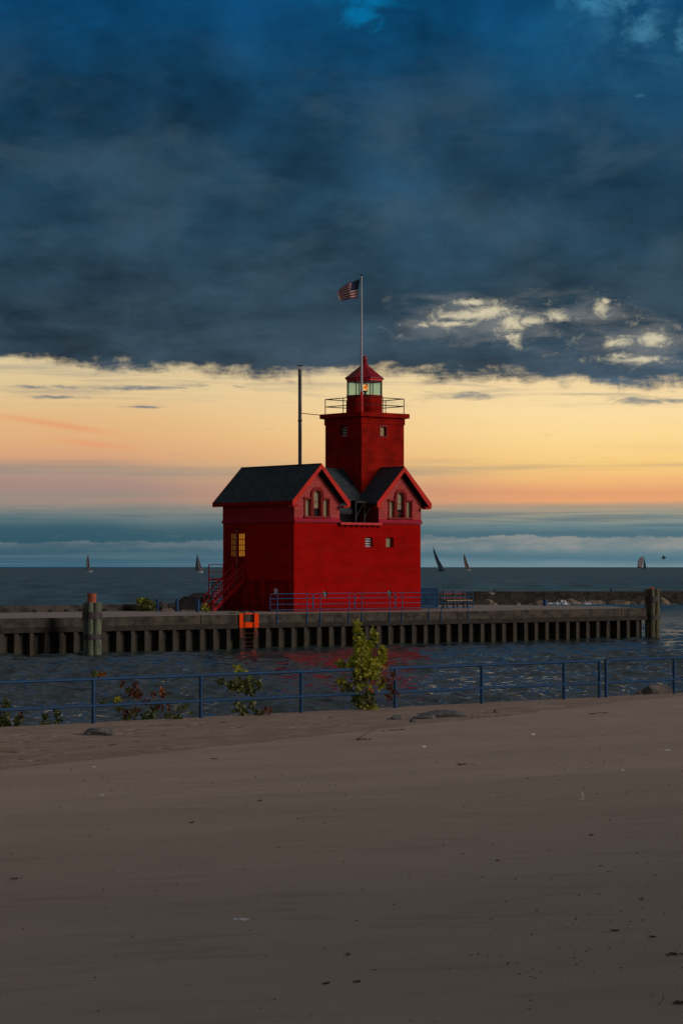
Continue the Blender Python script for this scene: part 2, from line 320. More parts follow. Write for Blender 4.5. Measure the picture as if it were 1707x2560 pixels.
DARKT = mat('dark_timber_and_shade', (0.016, 0.016, 0.018), 0.9, 0.2, 3, 0.3, 25)  # near black; also carries the painted shade of the balcony recess
WHITE = mat('white_paint', (0.72, 0.74, 0.76), 0.5, 0.08, 3, 0.03, 30)
PIPE = mat('galvanised_pipe', (0.10, 0.125, 0.135), 0.45, 0.2, 3, 0.05, 30, metal=0.4, stretch=(1, 1, .3))
POLE = mat('silver_pole', (0.40, 0.44, 0.48), 0.45, 0.02, 1, 0.0, 3, metal=0.1)
BLUE = mat('blue_rail_paint', (0.004, 0.060, 0.165), 0.5, 0.15, 5, 0.06, 40, spec=0.3, col2=(0.005, 0.045, 0.12))
BLUEL = mat('pale_blue_rail_paint', (0.010, 0.135, 0.31), 0.6, 0.15, 5, 0.06, 40, spec=0.2, col2=(0.015, 0.075, 0.16))
ORNG = mat('orange_ladder_paint', (0.95, 0.075, 0.003), 0.7, 0.1, 4, 0.08, 30, col2=(0.85, 0.055, 0.003), spec=0.05)
RUST = mat('rusty_orange', (0.14, 0.032, 0.012), 0.8, 0.2, 4, 0.2, 30, col2=(0.035, 0.013, 0.008))
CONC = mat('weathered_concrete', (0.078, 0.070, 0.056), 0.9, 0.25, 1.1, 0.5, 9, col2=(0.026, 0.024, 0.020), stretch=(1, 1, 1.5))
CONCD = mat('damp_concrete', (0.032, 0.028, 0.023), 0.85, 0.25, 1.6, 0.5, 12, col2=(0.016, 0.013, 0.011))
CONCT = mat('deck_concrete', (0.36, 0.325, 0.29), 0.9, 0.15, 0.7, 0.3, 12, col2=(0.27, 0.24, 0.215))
STONE = mat('grey_boulder_stone', (0.17, 0.155, 0.14), 0.9, 0.25, 1.2, 0.6, 7, col2=(0.07, 0.065, 0.062))
STONET = mat('tan_boulder_stone', (0.26, 0.205, 0.15), 0.9, 0.25, 1.2, 0.6, 7, col2=(0.12, 0.10, 0.082))
PILE = mat('green_timber_pile', (0.16, 0.20, 0.14), 0.85, 0.25, 2.2, 0.5, 20, stretch=(3, 3, 0.35), col2=(0.060, 0.078, 0.056))
PILEM = mat('mossy_timber_pile', (0.15, 0.145, 0.085), 0.85, 0.25, 2.2, 0.5, 20, stretch=(3, 3, 0.35), col2=(0.048, 0.052, 0.036))
BAND = mat('steel_band', (0.055, 0.055, 0.060), 0.6, 0.2, 4, 0.2, 20, col2=(0.04, 0.032, 0.028))
CLAY = mat('orange_clay_pipe', (0.42, 0.11, 0.06), 0.75, 0.15, 5, 0.15, 30)
STEM = mat('twig_bark', (0.085, 0.060, 0.042), 0.85, 0.2, 6, 0.2, 50)
SAIL = mat('grey_sailcloth', (0.20, 0.19, 0.19), 0.7, 0.08, 0.4, 0.0)
SAILN = mat('navy_sailcloth', (0.030, 0.060, 0.095), 0.6, 0.08, 0.4, 0.0)
SAILT = mat('tan_sailcloth', (0.24, 0.16, 0.12), 0.7, 0.08, 0.4, 0.0)
SAILP = mat('pink_sailcloth', (0.30, 0.24, 0.28), 0.7, 0.25, 0.25, 0.0, col2=(0.42, 0.38, 0.36))
HULLD = mat('dark_hull', (0.02, 0.024, 0.03), 0.3, 0.05, 0.4, 0.0)
HULLW = mat('white_hull', (0.50, 0.50, 0.50), 0.3, 0.05, 0.4, 0.0)
FEATH = mat('white_feathers', (0.62, 0.62, 0.62), 0.8, 0.08, 8, 0.1, 40)
GREYF = mat('dark_grey_feathers', (0.06, 0.06, 0.065), 0.8, 0.08, 8, 0.1, 40)

def leafmat(name, c1, c2, tr=0.3):
    m = bpy.data.materials.new(name); m.use_nodes = True; t = G(m.node_tree); bs = t.n['Principled BSDF']
    c = t.new('ShaderNodeTexCoord'); n1 = t.noise(c.outputs['Object'], 9, 4, 0.6); n2 = t.noise(c.outputs['Object'], 2.2, 3, 0.6)
    cc = t.mix(t.step(t.m('ADD', t.m('MULTIPLY', n1, 0.6), t.m('MULTIPLY', n2, 0.4)), 0.38, 0.62), tuple(c1) + (1,), tuple(c2) + (1,))
    t.put(bs.inputs['Base Color'], cc); bs.inputs['Roughness'].default_value = 0.5
    tl = t.new('ShaderNodeBsdfTranslucent'); t.put(tl.inputs[0], cc); mx = t.new('ShaderNodeMixShader'); mx.inputs[0].default_value = tr
    t.l.new(bs.outputs[0], mx.inputs[1]); t.l.new(tl.outputs[0], mx.inputs[2]); t.l.new(mx.outputs[0], t.n['Material Output'].inputs[0])
    return m
LG = leafmat('yellow_green_leaf', (0.46, 0.46, 0.030), (0.23, 0.27, 0.022), 0.4)
LD = leafmat('dark_green_leaf', (0.065, 0.095, 0.018), (0.12, 0.14, 0.024), 0.25)
LR = leafmat('red_autumn_leaf', (0.17, 0.055, 0.025), (0.10, 0.035, 0.018), 0.3)
LO = leafmat('orange_autumn_leaf', (0.42, 0.14, 0.012), (0.30, 0.09, 0.012), 0.3)

# ============================================================ sand and ground
A40 = rad(40); Uv = Vector((math.cos(A40), math.sin(A40), 0)); Nv = Vector((-math.sin(A40), math.cos(A40), 0))
P0 = Vector((-5.87, 56.0, 0))           # first railing post
FF = Matrix.Translation(P0) @ Matrix.Rotation(A40, 4, 'Z')      # shore frame: x along the seawall, -y towards the camera
ROUGH = [0.0]
def shore_z(s, m, fine=True):
    mc = min(24.0, max(7.0, 18.7 - 0.31 * (s + 14.1)))
    mm = max(m, 0)
    if mm < mc: t = mm / mc; z = 2.1 + 0.9 * (0.25 * t + 0.75 * t ** 3.2)
    else: z = 3.0 + 0.052 * (mm - mc)
    k = min(1.0, mm / 2.0)
    z += k * 0.05 * noise.noise(Vector((s * 0.11, m * 0.16, 3.1))) + k * 0.022 * noise.noise(Vector((s * 0.5, m * 0.7, 9.0)))
    rough = max(0.0, min(1.0, (mc - mm) / 2.5 + 0.3))
    if fine:
        z += rough * k * 0.035 * noise.noise(Vector((s * 1.3, m * 2.2, 1.7))) + rough * k * 0.030 * min(0.0, noise.noise(Vector((s * 2.6, m * 3.0, 5.7))) + 0.1)
        z += (1 - rough) * (0.006 * noise.noise(Vector((s * 1.3, m * 1.3, 5.0))) + 0.0022 * math.sin(m * 9 + s * 2.2 + 2.2 * noise.noise(Vector((s * 0.7, m * 0.7, 1)))))
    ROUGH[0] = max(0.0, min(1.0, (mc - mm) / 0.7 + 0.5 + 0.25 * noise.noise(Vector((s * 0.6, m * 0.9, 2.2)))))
    return z
def shade_hump(x, y):          # unseen sand hump added on the sun side to shade the near sand
    def ss(t): t = max(0.0, min(1.0, t)); return t * t * (3 - 2 * t)
    return 7.2 * ss((x - 7) / 13) * ss((32 - y) / 32)
def world_to_shore(x, y):
    d = Vector((x, y, 0)) - P0; return d.dot(Uv), -d.dot(Nv)
def sandz(x, y): s, m = world_to_shore(x, y); return shore_z(s, m, True)
def on_sand(px, py):     # sight line meets the sand
    D = 6.0
    for k in range(4000):
        p = at(px, py, D)
        if p.z <= sandz(p.x, p.y): return Vector((p.x, p.y, sandz(p.x, p.y)))
        D += 0.03 * (1 + D / 60)
    return p
def make_sand():
    S = np.concatenate([np.arange(-75, -45, 1.0), np.arange(-45, 35, 0.13), np.arange(35, 90, 1.0)])
    Mm = np.concatenate([[-0.32, -0.1], np.arange(0, 46, 0.13), np.arange(46, 110, 1.0)])
    vs = []; rg = []
    for m in Mm:
        for s in S:
            p = P0 + Uv * float(s) - Nv * float(m)
            z = shore_z(float(s), float(m)) + shade_hump(p.x, p.y); vs.append((p.x, p.y, z)); rg.append(ROUGH[0])
    ns, nm = len(S), len(Mm); idx = np.arange(ns * nm).reshape(nm, ns)
    f = np.stack([idx[:-1, :-1], idx[1:, :-1], idx[1:, 1:], idx[:-1, 1:]], -1).reshape(-1, 4)
    me = bpy.data.meshes.new('sand'); me.from_pydata(vs, [], f.tolist()); me.polygons.foreach_set('use_smooth', [True] * len(f)); me.update()
    o = bpy.data.objects.new('sand', me); COL.objects.link(o); o['kind'] = 'structure'
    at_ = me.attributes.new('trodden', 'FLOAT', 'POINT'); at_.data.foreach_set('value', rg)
    m = bpy.data.materials.new('beach_sand'); m.use_nodes = True; t = G(m.node_tree); bs = t.n['Principled BSDF']
    c = t.new('ShaderNodeTexCoord').outputs['Object']
    mp = t.new('ShaderNodeMapping'); t.l.new(c, mp.inputs[0]); mp.inputs['Rotation'].default_value = (0, 0, -rad(12)); mp.inputs['Scale'].default_value = (0.5, 1.6, 1)
    big = t.noise(mp.outputs[0], 0.35, 6, 0.6); mid = t.noise(mp.outputs[0], 2.2, 7, 0.62); gr = t.noise(c, 60, 6, 0.75); gr2 = t.noise(c, 380, 2, 0.8)
    cc = t.mix(t.step(big, 0.35, 0.68), (0.52, 0.435, 0.355, 1), (0.46, 0.385, 0.315, 1))
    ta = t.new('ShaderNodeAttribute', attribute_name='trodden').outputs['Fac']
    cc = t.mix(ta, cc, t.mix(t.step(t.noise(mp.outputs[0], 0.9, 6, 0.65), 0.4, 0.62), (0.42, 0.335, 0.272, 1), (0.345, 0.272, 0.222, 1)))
    cc = t.mix(t.m('MULTIPLY', t.step(mid, 0.5, 0.74), 0.35), cc, (0.28, 0.21, 0.165, 1))
    cc = t.mix(t.m('MULTIPLY', t.step(t.m('ADD', t.m('MULTIPLY', gr, 0.5), t.m('MULTIPLY', gr2, 0.5)), 0.52, 0.72), 0.35), cc, (0.14, 0.11, 0.09, 1))
    t.put(bs.inputs['Base Color'], cc); bs.inputs['Roughness'].default_value = 0.95; bs.inputs['Specular IOR Level'].default_value = 0.12
    wr = t.new('ShaderNodeMapping'); t.l.new(c, wr.inputs[0]); wr.inputs['Rotation'].default_value = (0, 0, -rad(28)); wr.inputs['Scale'].default_value = (1.4, 7.0, 1)
    rip = t.noise(wr.outputs[0], 1.0, 5, 0.6, 0.6); vo = t.new('ShaderNodeTexVoronoi'); t.l.new(c, vo.inputs['Vector']); vo.inputs['Scale'].default_value = 1.9; vo.inputs['Randomness'].default_value = 1.0
    pit = t.m('MULTIPLY', t.step(vo.outputs['Distance'], 0.05, 0.28), t.m('ADD', 0.02, t.m('MULTIPLY', ta, 1.1)))
    mid = t.m('ADD', mid, t.m('ADD', t.m('MULTIPLY', rip, 0.30), pit))
    bn = t.new('ShaderNodeBump'); bn.inputs['Strength'].default_value = 0.55; bn.inputs['Distance'].default_value = 0.05
    t.put(bn.inputs['Height'], t.m('ADD', t.m('MULTIPLY', mid, t.m('ADD', 0.8, t.m('MULTIPLY', ta, 1.3))), t.m('ADD', t.m('MULTIPLY', gr, 0.34), t.m('MULTIPLY', gr2, 0.16))))
    t.l.new(bn.outputs[0], bs.inputs['Normal']); me.materials.append(m)
    return o
make_sand()
b = MB(); b.box(-78, 92, -0.05, 0.36, -1.5, 2.06); b.box(-78, 92, -0.02, 0.42, 1.75, 2.075)
tag(b.build('seawall', CONC, None, FF), 'low concrete seawall along the edge of the beach under the blue pipe railing', 'seawall')
# ground sheet far below and behind the beach so nothing ends in a void
b = MB(); b.add([(-40000, -40000, -6), (40000, -40000, -6), (40000, 40000, -6), (-40000, 40000, -6)], [(0, 1, 2, 3)])
o = b.build('ground', CONCD); o['kind'] = 'structure'

# ============================================================ water
def make_water():
    rng = np.random.RandomState(4)
    q = np.arange(EYE * F / 2.5 / 46.0, 0.12, -0.22); D = EYE * F / 2.5 / q          # evenly spaced in picture height
    D = np.concatenate([D, [20000, 60000]])
    nr = len(D); ang = np.concatenate([np.linspace(-34, -11, 90)[:-1], np.linspace(-11, 11, 620), np.linspace(11, 34, 90)[1:]])
    ta = np.tan(np.radians(ang)); Xg = D[:, None] * ta[None, :]; Yg = np.repeat(D[:, None], len(ta), 1)
    dD = np.gradient(D)
    H = np.zeros_like(Xg); DX = np.zeros_like(Xg); DY = np.zeros_like(Xg)
    wind = math.radians(-52)
    s = (Xg - P0.x) * Uv.x + (Yg - P0.y) * Uv.y; n = (Xg - P0.x) * Nv.x + (Yg - P0.y) * Nv.y
    lake = np.clip((Yg - 170) / 200, 0.0, 1) * 0.8 + 0.2
    for lam in np.exp(np.linspace(math.log(0.42), math.log(14), 80)):
        th = wind + rng.normal(0, 0.62); k = 2 * math.pi / lam; kx, ky = k * math.cos(th), k * math.sin(th)
        amp = (0.0185 if lam < 1.1 else 0.0155 if lam < 2.4 else 0.0055) * lam * rng.uniform(0.6, 1.3) * (1.0 if lam < 4 else 0.55)
        fade = np.clip((lam / (np.maximum(dD, 0.03) * 2.2) - 0.8), 0, 1) * np.clip(lam / (D * 0.0012) - 0.9, 0, 1)
        a = amp * fade[:, None] * (1.0 if lam < 3.5 else lake)
        ph = kx * Xg + ky * Yg + rng.uniform(0, 6.28)
        H += a * np.sin(ph); DX -= 0.8 * a * math.cos(th) * np.cos(ph) * -1; DY -= 0.8 * a * math.sin(th) * np.cos(ph) * -1
    for lam in np.exp(np.linspace(math.log(18), math.log(95), 22)):      # swell, open lake only
        th = wind + rng.normal(0, 0.45); k = 2 * math.pi / lam; ph = k * math.cos(th) * Xg + k * math.sin(th) * Yg + rng.uniform(0, 6.28)
        fade = np.clip((lam / (np.maximum(dD, 0.03) * 2.2) - 0.8), 0, 1) * np.clip((3200 - D) / 1200, 0, 1)
        H += 0.0016 * lam * rng.uniform(0.6, 1.3) * fade[:, None] * np.clip((Yg - 230) / 250, 0, 1) * np.sin(ph)
    gust = 0.75 + 0.35 * np.sin(Xg * 0.11 + 1.3 * np.sin(Yg * 0.07)) * np.sin(Yg * 0.09 + 0.8 * np.sin(Xg * 0.05))
    H *= gust * 1.05
    co = np.stack([Xg + DX, Yg + DY, H], -1).reshape(-1, 3)
    nc = len(ta); idx = np.arange(nr * nc).reshape(nr, nc)
    f = np.stack([idx[:-1, :-1], idx[:-1, 1:], idx[1:, 1:], idx[1:, :-1]], -1).reshape(-1, 4)
    me = bpy.data.meshes.new('water'); me.vertices.add(len(co)); me.vertices.foreach_set('co', co.ravel())
    me.loops.add(len(f) * 4); me.loops.foreach_set('vertex_index', f.ravel()); me.polygons.add(len(f))
    me.polygons.foreach_set('loop_start', np.arange(len(f)) * 4); me.polygons.foreach_set('loop_total', np.full(len(f), 4))
    me.polygons.foreach_set('use_smooth', np.ones(len(f), bool)); me.update(calc_edges=True); me.validate()
    o = bpy.data.objects.new('water', me); COL.objects.link(o); o['kind'] = 'structure'
    m = bpy.data.materials.new('lake_water'); m.use_nodes = True; t = G(m.node_tree); bs = t.n['Principled BSDF']
    c = t.new('ShaderNodeTexCoord').outputs['Object']
    mp = t.new('ShaderNodeMapping'); t.l.new(c, mp.inputs[0]); mp.inputs['Rotation'].default_value = (0, 0, rad(40)); mp.inputs['Scale'].default_value = (1, 0.6, 1)
    v = mp.outputs[0]
    sx = t.new('ShaderNodeSeparateXYZ'); t.l.new(c, sx.inputs[0])
    far = t.step(sx.outputs[1], 120, 420)                     # open lake beyond the piers: rougher
    v1 = t.noise(v, 2.6, 6, 0.68, 0.2, color=True); v2 = t.noise(v, 0.5, 7, 0.72, color=True)
    ad = t.new('ShaderNodeVectorMath', operation='ADD'); t.l.new(v1, ad.inputs[0]); t.l.new(v2, ad.inputs[1])
    su = t.new('ShaderNodeVectorMath', operation='SUBTRACT'); t.l.new(ad.outputs[0], su.inputs[0]); su.inputs[1].default_value = (1, 1, 1)
    sc_ = t.new('ShaderNodeVectorMath', operation='MULTIPLY'); t.l.new(su.outputs[0], sc_.inputs[0]); sc_.inputs[1].default_value = (0.34, 0.36, 0.0)
    ge = t.new('ShaderNodeNewGeometry'); an = t.new('ShaderNodeVectorMath', operation='ADD'); t.l.new(ge.outputs['Normal'], an.inputs[0]); t.l.new(sc_.outputs[0], an.inputs[1])
    no = t.new('ShaderNodeVectorMath', operation='NORMALIZE'); t.l.new(an.outputs[0], no.inputs[0])
    bs.inputs['IOR'].default_value = 1.33; t.put(bs.inputs['Specular Tint'], t.mix(far, (0.95, 1.0, 0.86, 1), (0.42, 0.80, 1.0, 1)))
    t.put(bs.inputs['Roughness'], t.m('ADD', 0.15, t.m('MULTIPLY', far, t.m('ADD', 0.23, t.m('MULTIPLY', t.noise(v, 0.03, 5, 0.65), 0.16)))))
    mf = t.new('ShaderNodeMapping'); t.l.new(c, mf.inputs[0]); mf.inputs['Scale'].default_value = (0.11, 0.022, 1)
    fz = t.noise(mf.outputs[0], 1.0, 9, 0.68, 0.3)
    t.put(bs.inputs['Base Color'], t.mix(far, (0.042, 0.062, 0.070, 1), t.mix(t.step(fz, 0.38, 0.62), (0.010, 0.062, 0.085, 1), (0.060, 0.185, 0.235, 1))))  # far streaks paint the swell's light and dark into the base colour
    t.l.new(no.outputs[0], bs.inputs['Normal']); me.materials.append(m)
make_water()

# ============================================================ pier
C = Vector((-3.615, 180.0, 0)); HF = Matrix.Translation(C) @ Matrix.Rotation(A40, 4, 'Z')
DZ = 2.4; PE = -7.0
def loc(x, y):        # world -> house/pier frame
    d = Vector((x, y, 0)) - C; return d.dot(Uv), d.dot(Nv)
pier = thing('pier', HF @ Vector((0, PE, 0)), A40, 'long concrete pier on corrugated steel sheet piling under the red lighthouse', 'pier')
UE = 31.7
bk = [loc(*(at(p, 1512, d).xy)) for p, d in ((1512, 205.5), (1380, 210), (1240, 213), (1120, 213))]
poly = [(-75, PE + 0.45), (UE, PE + 0.45)] + bk + [(12, 18), (-4, 12.2), (-75, 12.2)]
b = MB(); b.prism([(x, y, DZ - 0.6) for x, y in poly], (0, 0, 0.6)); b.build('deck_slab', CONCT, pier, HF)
b = MB(); x = -75.0; random.seed(5)
while x < UE:
    L = min(6.1, UE - x); dz = random.uniform(-0.012, 0.012); dn = random.uniform(-0.02, 0.02)
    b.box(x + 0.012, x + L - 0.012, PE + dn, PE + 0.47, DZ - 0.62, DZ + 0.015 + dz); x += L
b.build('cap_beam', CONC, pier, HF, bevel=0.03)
b = MB(); b.box(-75, UE + 0.12, PE - 0.06, PE + 0.4, DZ - 0.96, DZ - 0.62); b.box(UE + 0.005, UE + 0.12, PE - 0.06, PE + 2, DZ - 0.96, DZ - 0.62)
b.build('timber_wale', CONCD, pier, HF, bevel=0.02)
b = MB(); pts = []; x = -75.0
while x < UE - 0.3:
    w_ = 0.37 + random.uniform(-0.03, 0.05); q_ = PE + 0.02 + random.uniform(0, 0.07); pts += [(x, PE + 0.60), (x + 0.05, q_), (x + w_, q_ + random.uniform(-0.01, 0.02)), (x + w_ + 0.05, PE + 0.60)]; x += 1.17 + random.uniform(-0.03, 0.03)
pts += [(UE - 0.02, PE + 0.55), (UE - 0.02, PE + 12)]
vs = [(p[0], p[1], z) for p in pts for z in (-1.5, DZ - 0.96)]
b.add(vs, [(2 * i, 2 * i + 2, 2 * i + 3, 2 * i + 1) for i in range(len(pts) - 1)])
SHEET = bpy.data.materials.new('rusty_sheet_pile'); SHEET.use_nodes = True; t = G(SHEET.node_tree); bs = t.n['Principled BSDF']
c = t.new('ShaderNodeTexCoord').outputs['Object']; mp = t.new('ShaderNodeMapping'); t.l.new(c, mp.inputs[0]); mp.inputs['Scale'].default_value = (1.3, 1.3, 0.45)
n1 = t.noise(mp.outputs[0], 1.7, 7, 0.65); n2 = t.noise(c, 8, 5, 0.6); s3 = t.new('ShaderNodeSeparateXYZ'); t.l.new(c, s3.inputs[0])
cc = t.mix(t.step(n1, 0.38, 0.62), (0.042, 0.037, 0.030, 1), (0.018, 0.014, 0.011, 1)); cc = t.mix(t.m('MULTIPLY', t.step(n2, 0.5, 0.7), 0.5), cc, (0.070, 0.064, 0.053, 1))
weed = t.m('SUBTRACT', 1.0, t.step(t.m('ADD', s3.outputs[2], t.m('MULTIPLY', n1, 0.5)), 0.45, 0.95))
cc = t.mix(t.m('MULTIPLY', weed, 0.75), cc, (0.055, 0.058, 0.022, 1)); wet = t.m('SUBTRACT', 1.0, t.step(t.m('ADD', s3.outputs[2], t.m('MULTIPLY', n2, 0.5)), 0.35, 1.15))
cc = t.mix(t.m('MULTIPLY', wet, 0.45), cc, (0.012, 0.012, 0.010, 1)); t.put(bs.inputs['Base Color'], cc); bs.inputs['Roughness'].default_value = 0.8
b.build('sheet_piling', SHEET, pier, HF)
b = MB(); b.box(-74.9, UE - 0.3, PE + 1.2, PE + 1.6, -1.5, DZ - 0.7); b.build('inner_wall', DARKT, pier, HF)

# parapet at the back of the left part of the pier
pw = thing('parapet_wall', HF @ Vector((-20, 11.3, DZ)), A40, 'low rough concrete parapet wall with dark drain holes behind the pier walkway', 'wall')
b = MB(); x = -70
while x < -6.2:
    L = min(7.3, -6.2 - x); b.box(x + 0.015, x + L - 0.015, 11.0, 11.55, DZ - 0.3, DZ + 0.50 + 0.02 * math.sin(x)); x += L
b.build('wall', CONC, pw, HF, bevel=0.03)
for px in (25, 85, 145, 203, 260, 316):
    p = gnd(px, 1529, DZ); u, n = loc(p.x, p.y)
    k = (11.0 - n); # slide along the sight line on to the wall face
    t_ = 0.0
    for _ in range(200):
        q = p * (1 + t_ / 180); u, n = loc(q.x, q.y)
        if n >= 11.0: break
        t_ += 0.1
    b = MB(); b.box(u - 0.13, u + 0.13, 10.93, 11.1, DZ + 0.004, DZ + 0.20); b.build('drain', DARKT, pw, HF)

# ============================================================ lighthouse
LH = thing('lighthouse', HF @ Vector((0, 0, DZ)), A40, 'red two gabled lighthouse with square tower, glazed lantern room and slate roofs on the pier', 'lighthouse')
LU, LN = 12.95, 8.94; ZB = 9.25
def R(name, b, m, parent=LH, **kw): return b.build(name, m, parent, HF, **kw)
fr = lambda n0: (lambda a, z, d: (a, n0 + d, z))           # face towards the channel
lf = lambda u0: (lambda a, z, d: (u0 + d, a, z))           # face towards the left
def rect(a0, a1, z0, z1): return [(a0, z0), (a1, z0), (a1, z1), (a0, z1)]
def disc(a, z, r, n=20): return [(a + r * math.cos(2 * math.pi * i / n), z + r * math.sin(2 * math.pi * i / n)) for i in range(n)]
W1 = (7.15, 7.93, 7.37, 8.15); W2 = (9.29, 10.09, 7.37, 8.15); V1 = (3.09, 3.73, 0.25); V2 = (9.68, 3.75, 0.25)
DR = (6.12, 8.52, 4.86, 8.86)
b = MB()
b.wall(fr(0), rect(0, LU, DZ, ZB), [rect(*W1), rect(*W2), disc(*V1), disc(*V2)], 0.34)
b.wall(lf(0), rect(0, LN, 4.72, ZB), [rect(*DR)], 0.22)
b.add([(LU, 0, DZ), (LU, LN, DZ), (LU, LN, ZB), (LU, 0, ZB)], [(0, 1, 2, 3)])
b.add([(0, LN, DZ), (LU, LN, DZ), (LU, LN, ZB), (0, LN, ZB)], [(3, 2, 1, 0)])
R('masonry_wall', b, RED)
# lower left face: recessed boarded basement under a ledge
b = MB(); x = 0.0
b.box(0.14, 0.3, 0.003, LN, DZ, 4.74)
while x < LN - 0.1:
    L = min(0.62, LN - x); b.box(0.09 + (0.03 if int(x / 0.62) % 3 == 1 else 0), 0.14, x + 0.02, x + L - 0.02, DZ + 0.02, 4.70); x += 0.62
b.box(0.02, 0.15, 0.0, LN, 3.35, 3.45); b.box(0.02, 0.15, 0.0, LN, 2.8, 2.88)
R('basement_boarding', b, REDB)
b = MB(); b.box(-0.05, 0.14, 0.0, LN, 4.70, 4.82); R('ledge', b, REDB)
b = MB(); b.box(-0.08, 0.085, 2.05, 2.33, 3.78, 4.15); R('meter_box', b, WHITE)
# upper storey: two gabled rooms at the ends, flared at the foot
EZ, RZ = 10.75, 13.55
def gable_outline(u0, u1, z0):
    mid = (u0 + u1) / 2; h = (u1 - u0) / 2
    return [(u0, z0), (u1, z0), (u1, EZ + 0.15), (mid, EZ + 0.15 + h), (u0, EZ + 0.15)]
def arch(c, r, zs, n=14): return [(c + r * math.cos(math.pi * i / n), zs + r * math.sin(math.pi * i / n)) for i in range(n + 1)]
WINGS = [(0.0, 4.5, 2.23), (8.5, 12.98, 10.76)]
for wi, (u0, u1, c) in enumerate(WINGS):
    b = MB(); zs = 11.36
    holes = [[(c - 0.37, 9.72), (c + 0.37, 9.72)] + arch(c, 0.37, zs), rect(c - 1.17, c - 0.62, 9.74, 10.98), rect(c + 0.62, c + 1.17, 9.74, 10.98)]
    b.wall(fr(-0.03), gable_outline(u0, u1, ZB + 0.12), holes, 0.2)
    R('gable_wall', b, SHW); b = MB()
    b.add([(u0, -0.03, ZB + 0.35), (u1, -0.03, ZB + 0.35), (u1 + 0.08, -0.16, ZB + 0.02), (u0 - 0.08, -0.16, ZB + 0.02)], [(0, 3, 2, 1)])
    b.add([(u0 - 0.08, -0.16, ZB + 0.02), (u1 + 0.08, -0.16, ZB + 0.02), (u1, 0.05, ZB + 0.02), (u0, 0.05, ZB + 0.02)], [(3, 2, 1, 0)])
    R('flared_skirt', b, SKIRT)
    b = MB()   # side and back walls of this wing
    if wi == 0:
        b.add([(-0.03, -0.03, ZB + 0.3), (-0.03, LN, ZB + 0.3), (-0.03, LN, EZ + 0.2), (-0.03, -0.03, EZ + 0.2)], [(3, 2, 1, 0)])
        b.add([(-0.03, -0.03, ZB + 0.3), (-0.03, LN, ZB + 0.3), (-0.15, LN + 0.08, ZB + 0.02), (-0.15, -0.16, ZB + 0.02)], [(0, 1, 2, 3)])
    else:
        b.add([(u1, -0.03, ZB + 0.1), (u1, LN, ZB + 0.1), (u1, LN, EZ + 0.2), (u1, -0.03, EZ + 0.2)], [(0, 1, 2, 3)])
        b.add([(u1, -0.03, ZB + 0.35), (u1, LN, ZB + 0.35), (u1 + 0.08, LN + 0.08, ZB + 0.02), (u1 + 0.08, -0.16, ZB + 0.02)], [(0, 3, 2, 1)])
    b.wall(lambda a, z, d: (a, LN, z), gable_outline(u0, u1, ZB))
    iu = u1 if wi == 0 else u0
    b.add([(iu, 0, ZB), (iu, LN, ZB), (iu, LN, EZ + 0.2), (iu, 0, EZ + 0.2)], [(0, 1, 2, 3)])
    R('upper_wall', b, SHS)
    # roof
    mid = (u0 + u1) / 2; hw = 2.8; th = 0.16
    sec = [(mid - hw, 0, EZ), (mid, 0, EZ + hw), (mid + hw, 0, EZ), (mid + hw, 0, EZ + th * 0.9), (mid, 0, EZ + hw + th * 1.2), (mid - hw, 0, EZ + th * 0.9)]
    b = MB(); b.prism([(x, -0.52, z) for x, _, z in sec], (0, LN + 1.04, 0)); rf = R('roof', b, RFY)
    b = MB(); b.beam((mid, -0.50, EZ + hw + th * 1.25), (mid, LN + 0.50, EZ + hw + th * 1.25), 0.16, 0.07); R('ridge_cap', b, RFX, rf)
    # rake boards (front and back) and soffits
    for yy in (-0.60, LN + 0.53):
        for s_ in (-1, 1):
            b = MB(); b.prism([(mid, yy, EZ + hw + 0.20), (mid + s_ * (hw + 0.07), yy, EZ + 0.13), (mid + s_ * (hw + 0.07), yy, EZ - 0.20), (mid + s_ * (hw - 0.16), yy, EZ - 0.20), (mid, yy, EZ + hw - 0.20)], (0, 0.07, 0)); R('rake_board', b, TRIM)
    for s_ in (-1, 1):
        b = MB()
        xa, xb = sorted((mid + s_ * (hw + 0.03), mid + s_ * (hw - 0.62))); b.box(xa, xb, -0.62, -0.04, EZ - 0.27, EZ - 0.20)
        xa, xb = sorted((mid + s_ * (hw - 0.02), mid + s_ * (hw - 0.50))); b.box(xa, xb, -0.56, -0.04, EZ - 0.34, EZ - 0.273); R('eave_return', b, TRIM)
    for s_ in (-1, 1):
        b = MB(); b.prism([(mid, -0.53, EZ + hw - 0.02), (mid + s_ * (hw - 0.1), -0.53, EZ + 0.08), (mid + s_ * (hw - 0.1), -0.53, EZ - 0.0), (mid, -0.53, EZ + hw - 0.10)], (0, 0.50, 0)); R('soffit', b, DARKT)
    b = MB()
    for s_ in ((-1,) if wi == 0 else (1,)):
        xx = mid + s_ * (hw + 0.0); xa, xb = sorted((xx, xx + s_ * 0.10)); b.box(xa, xb, -0.52, LN + 0.5, EZ - 0.16, EZ + 0.10)
        xa, xb = sorted((mid + s_ * 2.3, xx)); b.box(xa, xb, -0.50, LN + 0.5, EZ - 0.19, EZ - 0.163)
    R('gutter', b, REDB)
    # palladian window group
    wn = MB(); t1 = 0.10
    def ring(mb, inner, outer, y0, y1):
        k = len(inner)
        for i in range(k - 1):
            a0, a1, b0, b1 = inner[i], inner[i + 1], outer[i], outer[i + 1]
            mb.prism([(a0[0], y0, a0[1]), (a1[0], y0, a1[1]), (b1[0], y0, b1[1]), (b0[0], y0, b0[1])], (0, y1 - y0, 0))
    inn = [(c + 0.37, 9.72)] + arch(c, 0.37, zs) + [(c - 0.37, 9.72)]; ou = [(c + 0.49, 9.72)] + arch(c, 0.49, zs) + [(c - 0.49, 9.72)]
